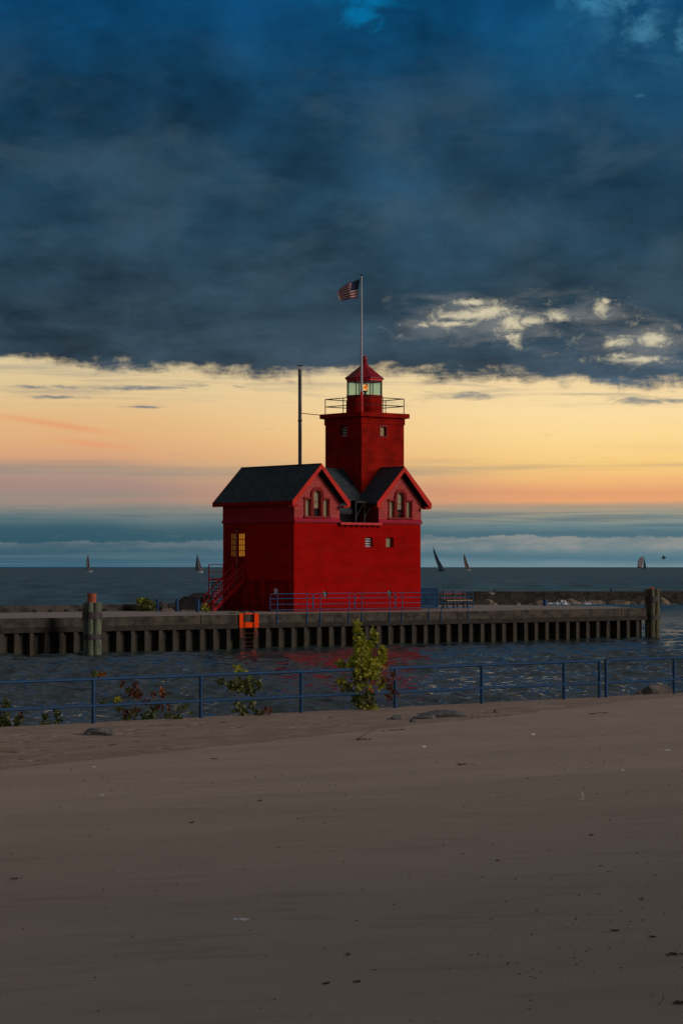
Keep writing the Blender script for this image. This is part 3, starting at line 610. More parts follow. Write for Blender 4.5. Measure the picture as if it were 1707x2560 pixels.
    ring(wn, inn, ou, -0.12, -0.033); W = R('window', wn, SASH)
    hood = MB(); ring(hood, [(c + 0.50, 11.0)] + arch(c, 0.50, zs) + [(c - 0.50, 11.0)], [(c + 0.64, 11.0)] + arch(c, 0.62, zs) + [(c - 0.64, 11.0)], -0.17, -0.04)
    for s_ in (-1, 1):
        xa, xb = sorted((c + s_ * 0.50, c + s_ * 1.32)); hood.box(xa, xb, -0.19, -0.036, 11.05, 11.16)
    R('hood_mould', hood, SASH, W)
    for s_ in (-1, 1):
        for q0, q1, q2 in ((1.17, 1.27, 9.62), (0.52, 0.62, 9.72)):
            tr = MB(); xa, xb = sorted((c + s_ * q0, c + s_ * q1)); tr.box(xa, xb, -0.10, -0.035, q2, 11.05); R('side_trim', tr, SASH, W)
    si = MB(); si.box(c - 1.32, c + 1.32, -0.16, -0.03, 9.58, 9.70); R('sill', si, SASH, W)
    bl = MB(); bl.prism([(a, 0.15, z) for a, z in [(c - 0.37, 10.36), (c + 0.37, 10.36)] + arch(c, 0.37, zs)], (0, 0.03, 0))
    R('blind', bl, BLIND, W)
    for s_ in (-1, 1):
        xa, xb = sorted((c + s_ * 0.62, c + s_ * 1.17)); q = MB(); q.box(xa, xb, 0.15, 0.18, 9.74, 10.98); R('blind', q, BLIND, W)
    q = MB(); q.box(c - 0.37, c + 0.37, 0.16, 0.18, 9.72, 10.35); R('pane', q, DGL, W)
    q = MB(); q.box(c - 0.37, c + 0.37, 0.10, 0.149, 10.02 if wi else 10.30, 10.08 if wi else 10.36); q.box(c - 0.36, c + 0.36, 0.10, 0.149, 10.80, 10.84)
    q.box(c - 0.37, c - 0.32, 0.11, 0.149, 9.74, zs); q.box(c + 0.32, c + 0.37, 0.11, 0.149, 9.74, zs)
    R('sash_bar', q, SASH, W)
# cross roof between the wings, with the lower kick on the left half
yr, yb = LN / 2, 1.70
b = MB(); ke = EZ + 0.08
b.prism([(2.25, yb, ke), (2.25, yr, RZ), (2.25, LN - yb, ke), (2.25, LN - yb + 0.05, ke + 0.15), (2.25, yr, RZ + 0.17), (2.25, yb - 0.05, ke + 0.15)], (8.5, 0, 0))
b.prism([(4.52, 0.95, 10.04), (4.52, yb + 0.1, ke + 0.1), (4.52, yb, ke + 0.2), (4.52, 0.88, 10.16)], (2.13, 0, 0))
R('cross_roof', b, RFX)
b = MB(); b.box(4.5, 8.5, 2.2, 2.4, ZB + 0.02, 11.3); b.box(4.5, 8.5, 6.9, 7.1, ZB, 11.2); R('recess_wall', b, DARKT)  # deep shade of the recess is put into the wall colour
b = MB(); b.box(4.5, 8.5, 0.34, 2.2, ZB - 0.02, ZB + 0.03); b.box(4.44, 8.56, -0.30, 0.34, ZB - 0.12, ZB + 0.035); R('balcony_floor', b, GREYT)
b = MB(); b.box(4.40, 8.60, -0.34, -0.30, ZB - 0.14, ZB + 0.02); b.box(4.42, 8.58, -0.30, -0.004, ZB - 0.17, ZB - 0.125); R('balcony_fascia', b, METR)
for i in range(8): u = 4.55 + i * 0.55; b = MB(); b.prism([(u, -0.005, ZB - 0.36), (u, -0.28, ZB - 0.19), (u, -0.005, ZB - 0.19)], (0.13, 0, 0)); R('bracket', b, SASH)
b = MB()
for u in (6.72, 7.62): b.box(u - 0.05, u + 0.05, 0.62, 0.74, ZB + 0.035, 10.86)
b.box(6.66, 8.5, 0.60, 0.76, 10.84, 10.96)
for u in (6.72, 7.62): b.beam((u + 0.05, 0.68, 9.75), (u + 0.80, 0.68, 10.80), 0.06, 0.06, up=(0, 1, 0))
b.box(4.52, 6.66, 0.9, 1.0, 9.98, 10.05)
R('balcony_frame', b, GREYT)
b = MB(); b.box(6.7, 8.48, 0.60, 1.75, 10.962, 11.03); R('balcony_canopy', b, DARKT)
# small windows of the channel wall
def louver(fn, a0, a1, z0, z1, parent, n=4):
    q = MB(); q.add([fn(a0, z0, 0.33), fn(a1, z0, 0.33), fn(a1, z1, 0.33), fn(a0, z1, 0.33)], [(0, 1, 2, 3)]); w_ = R('window', q, DGL, parent)
    q = MB(); h = (z1 - z0) / n
    for i in range(n):
        z = z0 + h * i; q.add([fn(a0, z + 0.03, 0.16), fn(a1, z + 0.03, 0.16), fn(a1, z + h * 0.62, 0.30), fn(a0, z + h * 0.62, 0.30), fn(a0, z + 0.05, 0.18), fn(a1, z + 0.05, 0.18), fn(a1, z + h * 0.62 + 0.02, 0.32), fn(a0, z + h * 0.62 + 0.02, 0.32)],
              [(0, 1, 2, 3), (7, 6, 5, 4), (0, 4, 5, 1), (2, 6, 7, 3)])
    R('louvre_slats', q, WHITE, w_); return w_
def blindwin(fn, a0, a1, z0, z1, parent, m, d=0.30):
    q = MB(); q.add([fn(a0, z0, d + 0.03), fn(a1, z0, d + 0.03), fn(a1, z1, d + 0.03), fn(a0, z1, d + 0.03)], [(0, 1, 2, 3)]); w_ = R('window', q, DGL, parent)
    q = MB(); q.add([fn(a0 + 0.02, z0 + 0.03, d), fn(a1 - 0.02, z0 + 0.03, d), fn(a1 - 0.02, z1, d), fn(a0 + 0.02, z1, d)], [(0, 1, 2, 3)]); R('blind', q, m, w_)
    return w_
louver(fr(0), *W1, LH); blindwin(fr(0), *W2, LH, BLIND)
for (a, z, r) in (V1, V2):
    q = MB(); q.add([(p[0], 0.10, p[1]) for p in disc(a, z, r)], [tuple(range(20))]); q.lathe([(0.19, 0), (0.14, 0.05), (0.02, 0.07)], (0, 0, 0), 16); q.v[20:] = [Vector((a + p.x, 0.10 - p.z, z + p.y)) for p in q.v[20:]]; R('round_vent', q, VENT)
# horizontal string course and weather bands of the masonry
b = MB(); b.box(-0.03, LU + 0.03, -0.035, -0.002, ZB - 0.06, ZB + 0.0); b.box(-0.035, -0.002, 0.0, LN, ZB - 0.06, ZB + 0.0); R('string_course', b, SASH)
# double door
b = MB()
yd = 7.32
for (y0, y1, px0, px1) in ((DR[0], yd, 6.30, 7.05), (yd, DR[1], 7.48, 8.05)):
    q = MB(); q.wall(lf(0.12), rect(y0 + 0.02, y1 - 0.02, DR[2], DR[3]), [rect(px0, px1, 6.66, 8.42)], 0.05)
    q.box(0.10, 0.118, y0 + 0.15, y1 - 0.15, DR[2] + 0.25, DR[2] + 1.3); door = R('door', q, REDB)
    g_ = MB(); g_.box(0.16, 0.175, px0, px1, 6.66, 8.42); gl = R('pane', g_, None or BLIND, door)
    mu = MB()
    for i in (1, 2): yy = px0 + (px1 - px0) * i / 3; mu.box(0.13, 0.159, yy - 0.025, yy + 0.025, 6.66, 8.42)
    for i in (1, 2, 3): zz = 6.66 + 1.76 * i / 4; mu.box(0.132, 0.157, px0, px1, zz - 0.03, zz + 0.03)
    R('glazing_bars', mu, REDB, door)
    gl.data.materials.clear(); gl['pending'] = 1
    PEND = gl
    hd = MB(); hd.tube((0.06, yd - 0.12 if y0 < 7 else yd + 0.12, 5.8), (0.06, yd - 0.12 if y0 < 7 else yd + 0.12, 6.05), 0.018); R('handle', hd, IRON, door)
b = MB(); b.box(0.085, 0.115, yd - 0.022, yd + 0.022, 4.9, 8.8); R('door_edge_strip', b, mat('pale_pink_strip', (0.5, 0.25, 0.25), 0.5), LH)  # pale pink upright strip between the two door leaves
b = MB(); b.box(-0.03, 0.0 - 0.002, DR[0] - 0.12, DR[0], 4.86, 9.0); b.box(-0.03, -0.002, DR[1], DR[1] + 0.12, 4.86, 9.0); b.box(-0.035, -0.003, DR[0] - 0.12, DR[1] + 0.12, 8.87, 9.02)
R('door_frame', b, REDB)
# panes lit from inside
LIT = bpy.data.materials.new('lamplit_pane'); LIT.use_nodes = True; t = G(LIT.node_tree); bs = t.n['Principled BSDF']
c = t.new('ShaderNodeTexCoord').outputs['Object']; nn = t.noise(c, 2.0, 3)
t.put(bs.inputs['Emission Color'], t.mix(nn, (0.62, 0.25, 0.015, 1), (0.48, 0.16, 0.010, 1))); bs.inputs['Emission Strength'].default_value = 0.6
bs.inputs['Base Color'].default_value = (0.05, 0.02, 0.005, 1); bs.inputs['Roughness'].default_value = 0.15
LIT2 = LIT.copy(); LIT2.node_tree.nodes['Principled BSDF'].inputs['Emission Strength'].default_value = 0.16
k_ = 0
for o in list(COL.objects):
    if o.get('pending'): o.data.materials.append(LIT if k_ == 0 else LIT2); k_ += 1; del o['pending']
# outside stair and landing
stair = R('staircase', MB().box(-1.15, -0.05, 7.42, 9.35, 4.74, 4.83), METR)
run = 2.96; n0, n1 = 6.18, 7.40
def sp_(t_, n, dz=0.0): return Vector((-0.06 - t_, n, 4.86 - 2.45 * t_ / run + dz))
for n in (n0, n1):
    b = MB(); b.beam(sp_(0, n, -0.1), sp_(run, n, -0.03), 0.05, 0.26); R('stringer', b, METR, stair)
    b = MB(); b.beam(sp_(0, n, 1.12), sp_(run, n, 1.12), 0.06, 0.085); b.beam(sp_(0, n, 0.62), sp_(run, n, 0.62), 0.055, 0.075)
    for k in (0.03, 0.5, 0.99): p = sp_(run * k, n); b.tube(p, p + Vector((0, 0, 1.13)), 0.036, n=6)
    R('handrail', b, METR, stair)
for i in range(11):
    p = sp_(run * (i + 0.7) / 11.5, 0, -0.02); b = MB(); b.box(p.x - 0.15, p.x + 0.12, n0 + 0.03, n1 - 0.03, p.z - 0.03, p.z); R('step', b, METR, stair)
for (u, n) in ((-1.12, 7.45), (-1.12, 9.32)): b = MB(); b.tube((u, n, DZ), (u, n, 6.02), 0.045, n=8); R('landing_post', b, METR, stair)
b = MB()
for z in (6.0, 5.42): b.beam((-1.12, 9.32, z), (0, 9.32, z), 0.05, 0.06); b.beam((-1.12, 7.45, z), (-1.12, 9.32, z), 0.05, 0.06)
b.beam((-1.12, 9.32, 4.84), (0, 9.32, 4.84), 0.08, 0.16); b.beam((-1.12, 7.45, 4.84), (-1.12, 9.32, 4.84), 0.08, 0.16)
R('landing_rail', b, METR, stair)
# ------------------------------------------------------------ tower
TU, TN, TH_ = 10.90, 4.47, 2.25
b = MB(); tw = (4.04, 4.82, 16.29, 17.12); tw2 = (10.60, 11.27, 16.30, 17.05)
b.wall(lf(TU - TH_), rect(TN - TH_, TN + TH_, 9.4, 17.75), [rect(*tw)], 0.34)
b.wall(fr(TN - TH_), rect(TU - TH_, TU + TH_, 9.4, 17.75), [rect(*tw2)], 0.26)
b.add([(TU + TH_, TN - TH_, 9.4), (TU + TH_, TN + TH_, 9.4), (TU + TH_, TN + TH_, 17.75), (TU + TH_, TN - TH_, 17.75)], [(0, 1, 2, 3)])
b.add([(TU - TH_, TN + TH_, 9.4), (TU + TH_, TN + TH_, 9.4), (TU + TH_, TN + TH_, 17.75), (TU - TH_, TN + TH_, 17.75)], [(3, 2, 1, 0)])
tower = R('tower', b, REDT)
louver(lf(TU - TH_), *tw, tower and LH); w_ = blindwin(fr(TN - TH_), *tw2, LH, BLINDY, 0.20)
q = MB(); a0, a1, z0, z1 = tw2; y0, y1 = TN - TH_ - 0.04, TN - TH_ - 0.003
q.box(a0 - 0.12, a0, y0, y1, z0 - 0.12, z1 + 0.12); q.box(a1, a1 + 0.12, y0, y1, z0 - 0.12, z1 + 0.12); q.box(a0, a1, y0, y1, z1, z1 + 0.12); q.box(a0, a1, y0, y1, z0 - 0.12, z0)
R('frame', q, SASH, w_)
def sqring(b, h0, h1, z0, z1):   # square ring between half sizes
    for (x0, x1, y0, y1) in ((-h1, h1, -h1, -h0), (-h1, h1, h0, h1), (-h1, -h0, -h0, h0), (h0, h1, -h0, h0)): b.box(TU + x0, TU + x1, TN + y0, TN + y1, z0, z1)
b = MB(); sqring(b, TH_ + 0.002, TH_ + 0.06, 17.25, 17.74); R('frieze', b, REDT, tower)
b = MB(); b.box(TU - 2.58, TU + 2.58, TN - 2.58, TN + 2.58, 17.78, 18.15); sqring(b, 2.0, 2.42, 17.745, 17.778); R('gallery_floor', b, REDT, tower, bevel=0.02)
b = MB(); h = 2.25
for z in (19.36, 18.76):
    c4 = [(TU - h, TN - h, z), (TU + h, TN - h, z), (TU + h, TN + h, z), (TU - h, TN + h, z)]
    for i in range(4): b.tube(c4[i], c4[(i + 1) % 4], 0.036, n=6)
for x in (-h, 0, h):
    for y in (-h, 0, h):
        if x or y: b.tube((TU + x, TN + y, 18.15), (TU + x, TN + y, 19.38), 0.038, n=6)
R('gallery_railing', b, IRON, tower)
# lantern room, octagonal
OC = math.pi / 8
def octv(r, z): return [(TU + r * math.cos(OC + k * math.pi / 4), TN + r * math.sin(OC + k * math.pi / 4), z) for k in range(8)]
b = MB(); b.lathe([(1.50, 18.152), (1.50, 19.56), (1.56, 19.57), (1.56, 19.64)], (TU, TN, 0), 8, OC); R('lantern_room', b, REDT, LH); lant = COL.objects['lantern_room'] if 'lantern_room' in COL.objects else None
lant = [o for o in COL.objects if o.name.startswith('lantern_room')][0]
b = MB()
for k in range(8):
    p, q = octv(1.46, 19.64)[k], octv(1.46, 20.80)[k]; b.tube(p, q, 0.045, n=6)
v0 = octv(1.46, 20.80)
for k in range(8): b.beam(v0[k], v0[(k + 1) % 8], 0.08, 0.10)
R('mullions', b, IRON, lant)
GL = bpy.data.materials.new('lantern_glass'); GL.use_nodes = True; t = G(GL.node_tree)
tr = t.new('ShaderNodeBsdfTransparent'); tr.inputs[0].default_value = (0.62, 0.80, 0.80, 1); gg = t.new('ShaderNodeBsdfGlossy'); gg.inputs['Roughness'].default_value = 0.03
mx = t.new('ShaderNodeMixShader'); mx.inputs[0].default_value = 0.12; t.l.new(tr.outputs[0], mx.inputs[1]); t.l.new(gg.outputs[0], mx.inputs[2]); t.l.new(mx.outputs[0], t.n['Material Output'].inputs[0])
va, vb = octv(1.43, 19.645), octv(1.43, 20.80)
for k in range(8):
    b = MB(); b.add([va[k], va[(k + 1) % 8], vb[(k + 1) % 8], vb[k]], [(0, 1, 2, 3)]); R('pane', b, GL, lant)
b = MB(); b.lathe([(1.52, 20.80), (1.54, 20.98), (1.50, 20.99)], (TU, TN, 0), 8, OC); R('cornice', b, METR, lant)
b = MB(); b.lathe([(1.50, 20.985), (1.66, 20.99), (1.66, 21.06), (0.92, 21.62), (0.42, 22.02), (0.26, 22.24), (0.24, 22.30)], (TU, TN, 0), 8, OC); R('lantern_roof', b, LROOF, lant)
b = MB(); b.lathe([(0.2, 22.28), (0.28, 22.31), (0.28, 22.35), (0.16, 22.37), (0.17, 22.40), (0.22, 22.46), (0.24, 22.6), (0.22, 22.74), (0.14, 22.84), (0.02, 22.88)], (TU, TN, 0), 20)
b.tube((TU, TN, 22.86), (TU, TN, 23.55), 0.018, 0.008, 6); R('ball_finial', b, LROOF, lant, smooth=False)
b = MB(); b.lathe([(0.16, 19.64), (0.12, 19.7), (0.10, 19.95), (0.22, 20.0), (0.22, 20.06)], (TU + 0.06, TN, 0), 16); bl_ = R('beacon_lamp', b, PIPE, LH)
LENS = bpy.data.materials.new('amber_beacon_lens'); LENS.use_nodes = True; t = G(LENS.node_tree); bs = t.n['Principled BSDF']
c = t.new('ShaderNodeTexCoord').outputs['Object']; nn = t.noise(c, 5.0, 4, 0.6)
t.put(bs.inputs['Emission Color'], t.ramp(nn, [(0.36, (0.55, 0.02, 0.01, 1)), (0.48, (0.9, 0.22, 0.02, 1)), (0.62, (1.0, 0.72, 0.25, 1))])); bs.inputs['Emission Strength'].default_value = 1.6
bs.inputs['Base Color'].default_value = (0.3, 0.08, 0.01, 1); bs.inputs['Roughness'].default_value = 0.1
b = MB(); b.lathe([(0.22, 20.06), (0.24, 20.2), (0.24, 20.42), (0.22, 20.54)], (TU + 0.06, TN, 0), 8); R('lens', b, LENS, bl_)
b = MB(); b.lathe([(0.22, 20.54), (0.23, 20.57), (0.05, 20.62)], (TU + 0.06, TN, 0), 8)
for k in range(4): a_ = k * math.pi / 2 + .3; b.tube((TU + 0.06 + 0.245 * math.cos(a_), TN + 0.245 * math.sin(a_), 20.05), (TU + 0.06 + 0.245 * math.cos(a_), TN + 0.245 * math.sin(a_), 20.55), 0.012, n=5)
R('lens_guard', b, IRON, bl_)
# flagpole at the near gallery corner
fp = HF @ Vector((TU - 2.22, TN - 2.22, 0)); fpu, fpn = TU - 2.22, TN - 2.22
b = MB(); b.tube((fpu, fpn, 19.75), (fpu, fpn, 28.95), 0.105, 0.055, 16); pole = R('flagpole', b, POLE)
b = MB(); b.tube((fpu, fpn, 18.15), (fpu, fpn, 19.75), 0.13, 0.12, 12); R('pole_socket', b, METR, pole)
b = MB(); b.lathe([(0.02, 28.93), (0.07, 28.97), (0.075, 29.03), (0.04, 29.09), (0.01, 29.11)], (fpu, fpn, 0), 12); R('finial', b, IRON, pole)
# stove pipe
b = MB(); pu, pn = 6.65, 7.5; b.tube((pu, pn, 11.0), (pu, pn, 21.75), 0.145, n=14); pp = R('chimney_pipe', b, PIPE)
b = MB(); b.lathe([(0.30, 22.03), (0.30, 22.05), (0.05, 22.10)], (pu, pn, 0), 14)
for k in range(4): a_ = k * 1.57; b.tube((pu + 0.13 * math.cos(a_), pn + 0.13 * math.sin(a_), 21.7), (pu + 0.13 * math.cos(a_), pn + 0.13 * math.sin(a_), 22.04), 0.015, n=4)
R('rain_cap', b, IRON, pp)
b = MB(); b.lathe([(0.15, 17.55), (0.19, 17.56), (0.19, 17.66), (0.15, 17.67)], (pu, pn, 0), 14); R('pipe_collar', b, IRON, pp)
b = MB(); b.beam((pu, pn, 18.22), (TU - 2.58, TN + 2.50, 18.10), 0.05, 0.06); R('brace', b, METR, pp)

# ============================================================ flag
FPX = fp + Vector((0, 0, 0)); Df = fp.y
def flagpt(a, b_):
    # a: 0 hoist .. 1 fly, b_: 0 top .. 1 bottom ; photo-measured drape
    top = [(0, 899.5, 695.5), (0.30, 886, 700), (0.52, 872.5, 705.5), (0.72, 858, 712), (0.86, 850, 718), (1.0, 843.5, 723.5)]
    bot = [(0, 894, 742.5), (0.30, 881, 745), (0.52, 870, 746), (0.72, 859, 747), (0.86, 852, 748), (1.0, 847, 748.5)]
    def ip(l):
        for i in range(len(l) - 1):
            if a <= l[i + 1][0]:
                k = (a - l[i][0]) / (l[i + 1][0] - l[i][0]); return l[i][1] + k * (l[i + 1][1] - l[i][1]), l[i][2] + k * (l[i + 1][2] - l[i][2])
        return l[-1][1:]
    t_, u_ = ip(top), ip(bot)
    px = t_[0] + b_ * (u_[0] - t_[0]) + 1.2 * math.sin(b_ * 5 + a * 3) * a; py = t_[1] + b_ * (u_[1] - t_[1]) + 0.9 * math.sin(a * 8 + b_ * 2) * a
    p = at(px, py, Df); p.y += 0.16 * math.sin(a * 9.0 + b_ * 1.2) * (0.25 + a) + 0.5 * a; return p
na = 40; b = MB(); idx = {}
for i in range(na + 1):
    for j in range(27): idx[i, j] = len(b.v); b.v.append(flagpt(i / na, j / 26))
for i in range(na):
    for j in range(26):
        b.f.append((idx[i, j], idx[i + 1, j], idx[i + 1, j + 1], idx[i, j + 1])); s_ = j // 2
        b.mi.append(2 if (i < na * 0.42 and s_ < 7) else (0 if s_ % 2 == 0 else 1))
FR = mat('flag_red', (0.30, 0.015, 0.025), 0.8, 0.05, 2, 0.0); FW = mat('flag_white', (0.75, 0.62, 0.62), 0.8, 0.05, 2, 0.0); FB = mat('flag_blue', (0.012, 0.028, 0.085), 0.8, 0.05, 2, 0.0)
fl = thing('flag', flagpt(0, 1), 0, 'red and white striped flag with blue canton blowing left from the flagpole', 'flag')
b.cur = 1
for r in range(9):
    for k in range(6 if r % 2 == 0 else 5):
        a_ = (0.035 + (k + (0.5 if r % 2 else 0)) * 0.068); q_ = 0.045 + r * 0.056; cpt = flagpt(a_, q_) + Vector((0, -0.012, 0)); rr = 0.011
        b.add([cpt + Vector((rr * (1 if i % 2 == 0 else 0.42) * math.sin(i * math.pi / 5), 0, rr * (1 if i % 2 == 0 else 0.42) * math.cos(i * math.pi / 5))) for i in range(10)], [tuple(range(10))])
b.build('cloth', [FR, FW, FB], fl, smooth=False)
b = MB(); b.tube(flagpt(0, 0) + Vector((-0.02, 0, 0.02)), (fp.x - 0.04, fp.y, flagpt(0, 0).z + 0.05), 0.012, n=5); b.build('halyard', POLE, fl); b = MB(); b.tube(flagpt(0, 1), (fp.x - 0.04, fp.y, flagpt(0, 1).z + 0.02), 0.010, n=5); b.build('halyard', POLE, fl)

# ============================================================ pier furniture
# blue sectional railing bolted on the channel side of the cap
SEC = [(-7.85, -3.90), (-3.84, 0.08), (0.14, 4.06), (4.12, 8.04), (8.10, 12.08)]
LBL = ['weathered blue tube barrier at the end nearest the orange ladder', 'blue tube barrier before the corner edge of the red wall',
       'blue tube barrier in front of the round vent under the gable nearest the stair', 'blue tube barrier directly below the slatted white window of the red wall', 'blue tube barrier in front of the red slatted bench and lattice panels']
for (a0, a1), lb in zip(SEC, LBL):
    bt = thing('tube_barrier', HF @ Vector(((a0 + a1) / 2, PE, DZ)), A40, lb, 'railing', 'blue tube barriers along the pier edge')
    z0, z1 = 2.72, 3.88; rc = 0.16; y = PE - 0.02
    loop = [(a0 + rc, y, z1)] + [(a1 - rc + rc * math.sin(k), y, z1 - rc + rc * math.cos(k)) for k in (0, .5, 1.05, 1.57)] + [(a1 - rc + rc * math.cos(k), y, z0 + rc - rc * math.sin(k)) for k in (0, .5, 1.05, 1.57)] + \
           [(a0 + rc - rc * math.sin(k), y, z0 + rc - rc * math.cos(k)) for k in (0, .5, 1.05, 1.57)] + [(a0 + rc - rc * math.cos(k), y, z1 - rc + rc * math.sin(k)) for k in (0, .5, 1.05, 1.57)]
    b = MB(); b.path(loop, 0.028, n=6); b.build('frame', BLUEL, bt, HF)
    for z in (3.12, 3.53):
        b = MB(); b.tube((a0, y, z), (a1, y, z), 0.026, n=6); b.build('rail', BLUEL, bt, HF)
    for u in (a0 + 0.62, a1 - 0.58):
        b = MB(); b.tube((u, PE - 0.075, 1.55), (u, PE - 0.075, z1), 0.036, n=6); b.box(u - 0.07, u + 0.07, PE - 0.05, PE - 0.022, 1.85, 2.05); b.build('post', BLUEL, bt, HF)
# two dense lattice panels beside the bench
def lattice(u0, u1, n, z0, z1, lb, rz=0.0, nv=13, nh=7, ca=BLUE):
    pt = thing('lattice_panel', HF @ Vector(((u0 + u1) / 2, n, z0)), A40, lb, 'barrier', 'blue lattice panels near the lighthouse')
    b = MB()
    for x in (u0, u1): b.tube((x, n, z0), (x, n, z1), 0.05, n=6)
    for z in (z0 + 0.15, z1): b.tube((u0, n, z), (u1, n, z), 0.045, n=6)
    b.build('frame', ca, pt, HF)
    b = MB()
    for i in range(1, nv): x = u0 + (u1 - u0) * i / nv; b.tube((x, n + 0.01, z0 + 0.15), (x, n + 0.01, z1), 0.028, n=5)
    for i in range(1, nh): z = z0 + 0.15 + (z1 - z0 - 0.15) * i / nh; b.tube((u0, n - 0.02, z), (u1, n - 0.02, z), 0.026, n=5)
    b.build('grid', ca, pt, HF)
lattice(14.55, 16.6, 2.0, DZ, 4.02, 'tall blue lattice panel touching the edge of the red wall', nv=12, nh=8)
lattice(15.8, 17.7, 3.3, DZ, 4.1, 'blue lattice panel standing one row behind beside the red bench', nv=12, nh=7)
lattice(4.0, 8.4, 15.7, DZ, 4.55, 'blue lattice panel behind the red outside staircase', nv=18, nh=8)
# bench
bu, bn = 18.1, 3.4
bench = thing('bench', HF @ Vector((bu + 1.4, bn, DZ)), A40, 'red slatted bench with black supports and tan seat edge behind the blue barrier', 'bench')
REDS = mat('red_slat', (0.11, 0.010, 0.010), 0.6); TANS = mat('tan_wood', (0.42, 0.33, 0.20), 0.7)
b = MB(); b.box(bu, bu + 2.9, bn - 0.05, bn, 3.52, 3.80); b.build('backrest', REDS, bench, HF, bevel=0.01)
b = MB(); b.box(bu, bu + 2.9, bn - 0.12, bn - 0.07, 3.20, 3.38); b.build('middle_slat', REDS, bench, HF, bevel=0.01)
b = MB(); b.box(bu + 0.25, bu + 3.1, bn - 0.62, bn - 0.14, 3.02, 3.09); b.build('seat', TANS, bench, HF, bevel=0.01)
for k in range(3):
    u = bu + 0.3 + k * 1.15; b = MB(); b.box(u, u + 0.16, bn - 0.13, bn + 0.02, DZ, 3.86); b.box(u, u + 0.16, bn - 0.60, bn - 0.13, 2.93, 3.015); b.box(u + 0.02, u + 0.14, bn - 0.56, bn - 0.44, DZ, 2.93); b.build('leg', IRON, bench, HF)
# blue bollards
def bollard(px, ytop, D, r, zb, lb, grp='blue bollards at the back of the pier', m=BLUE):
    p = at(px, ytop, D); root = thing('bollard', (p.x, p.y, zb), A40, lb, 'bollard', grp)
    b = MB(); b.lathe([(r, zb), (r, p.z - 0.04), (r * 0.92, p.z - 0.01), (r * 0.6, p.z)], (p.x, p.y, 0), 16); b.build('shaft', m, root)
    b = MB(); b.lathe([(r * 1.25, zb - 0.01), (r * 1.25, zb + 0.03), (r * 1.02, zb + 0.035)], (p.x, p.y, 0), 16); b.build('base_flange', BAND, root)
bollard(394.5, 1497.5, 181.5, 0.115, DZ, 'blue steel bollard next to the green bush')
bollard(443.5, 1497.5, 181.0, 0.13, DZ, 'blue steel bollard in the middle of its row in front of the boulders')
bollard(495.5, 1497.5, 179.5, 0.13, DZ, 'blue steel bollard at the foot of the red staircase')
bollard(1361, 1497.5, 207.5, 0.19, DZ - 0.35, 'short fat blue bollard alone at the back edge of the bare pier end')
bollard(1236.5, 1471.5, 363.2, 0.16, 2.12, 'tiny blue post on the breakwater above the big boulder', 'blue posts on the breakwater')
bollard(1526.5, 1470.5, 363.2, 0.13, 2.12, 'tiny blue post on the breakwater near the right mooring piles', 'blue posts on the breakwater')
# orange ladder
pl = gnd(620, 1535, DZ); lu, _ = loc(pl.x, pl.y); lu = -9.85
ld = thing('ladder', HF @ Vector((lu, PE, 0)), A40, 'bright orange safety ladder fixed to the pier wall below the staircase', 'ladder')
b = MB(); yy = PE - 0.16
b.box(lu - 0.86, lu - 0.50, yy, PE - 0.07, 1.50, 2.52); b.box(lu + 0.42, lu + 0.86, yy, PE - 0.07, 1.50, 2.52); b.box(lu - 0.50, lu + 0.42, yy + 0.01, PE - 0.07, 1.50, 1.88); b.box(lu - 0.50, lu + 0.42, yy + 0.01, PE + 0.05, 2.44, 2.53)
b.build('back_plate', ORNG, ld, HF)
for s_ in (-0.46, 0.38):
    b = MB(); b.tube((lu + s_, yy - 0.08, -0.4), (lu + s_, yy - 0.08, 2.6), 0.035, n=8); b.tube((lu + s_, yy - 0.08, 2.6), (lu + s_, PE + 0.35, 2.62), 0.035, n=8); b.build('stile', RUST, ld, HF)
for k in range(5):
    b = MB(); b.tube((lu - 0.46, yy - 0.08, -0.1 + k * 0.3), (lu + 0.38, yy - 0.08, -0.1 + k * 0.3), 0.02, n=6); b.build('rung', RUST, ld, HF)
for s_ in (-0.68, 0.64):
    b = MB(); b.box(lu + s_ - 0.13, lu + s_ + 0.13, yy + 0.02, PE - 0.02, 0.75, 1.497); b.build('side_strip', RUST, ld, HF)

# mooring dolphins
def dolphin(cx, cy, rr, rp, ztop, bands, m, lb, pipe):
    root = thing('mooring_dolphin', (cx, cy, 0), rad(8), lb, 'mooring piles', 'timber pile clusters standing in the channel')
    random.seed(int(cx * 10))
    pos = [(0, 0)] + [(rr * math.cos(k * math.pi / 3 + 0.35), rr * math.sin(k * math.pi / 3 + 0.35)) for k in range(6)]
    for i, (x, y) in enumerate(pos):
        zt = ztop + random.uniform(-0.05, 0.05) - (0.0 if i else -0.03); b = MB(); lean = 0.985
        vs = []; n = 14; prof = [(-2.0, rp * 1.06), (0.5, rp * 1.03), (zt - 0.04, rp), (zt, rp * 0.9)]
        b.lathe([(r, z) for z, r in prof], (cx + x, cy + y, 0), n, random.random()); b.build('pile', m, root, smooth=False)
    for (z0, z1) in bands:
        b = MB(); R_ = rr + rp + 0.02; pr = []
        for k in range(24):
            a_ = 2 * math.pi * k / 24; d_ = max(math.cos(a_ - (j * math.pi / 3 + 0.35)) for j in range(6)) * rr + rp + 0.03; pr.append((cx + d_ * math.cos(a_), cy + d_ * math.sin(a_)))
        b.prism([(x, y, z0) for x, y in pr], (0, 0, z1 - z0)); b.build('band', BAND, root)
    return root
k_ = 156.3 / F
d1 = at(231.5, 1418, 156.6); dr = dolphin(d1.x, d1.y, 0.42, 0.215, 3.44, [(2.38, 2.82), (1.02, 1.36)], PILE, 'greenish timber pile cluster with an orange pipe on top beside the pier', True)
b = MB(); b.lathe([(0.30, 3.36), (0.30, 4.05), (0.27, 4.06)], (d1.x - 0.02, d1.y, 0), 16); b.build('pipe_stub', CLAY, dr)
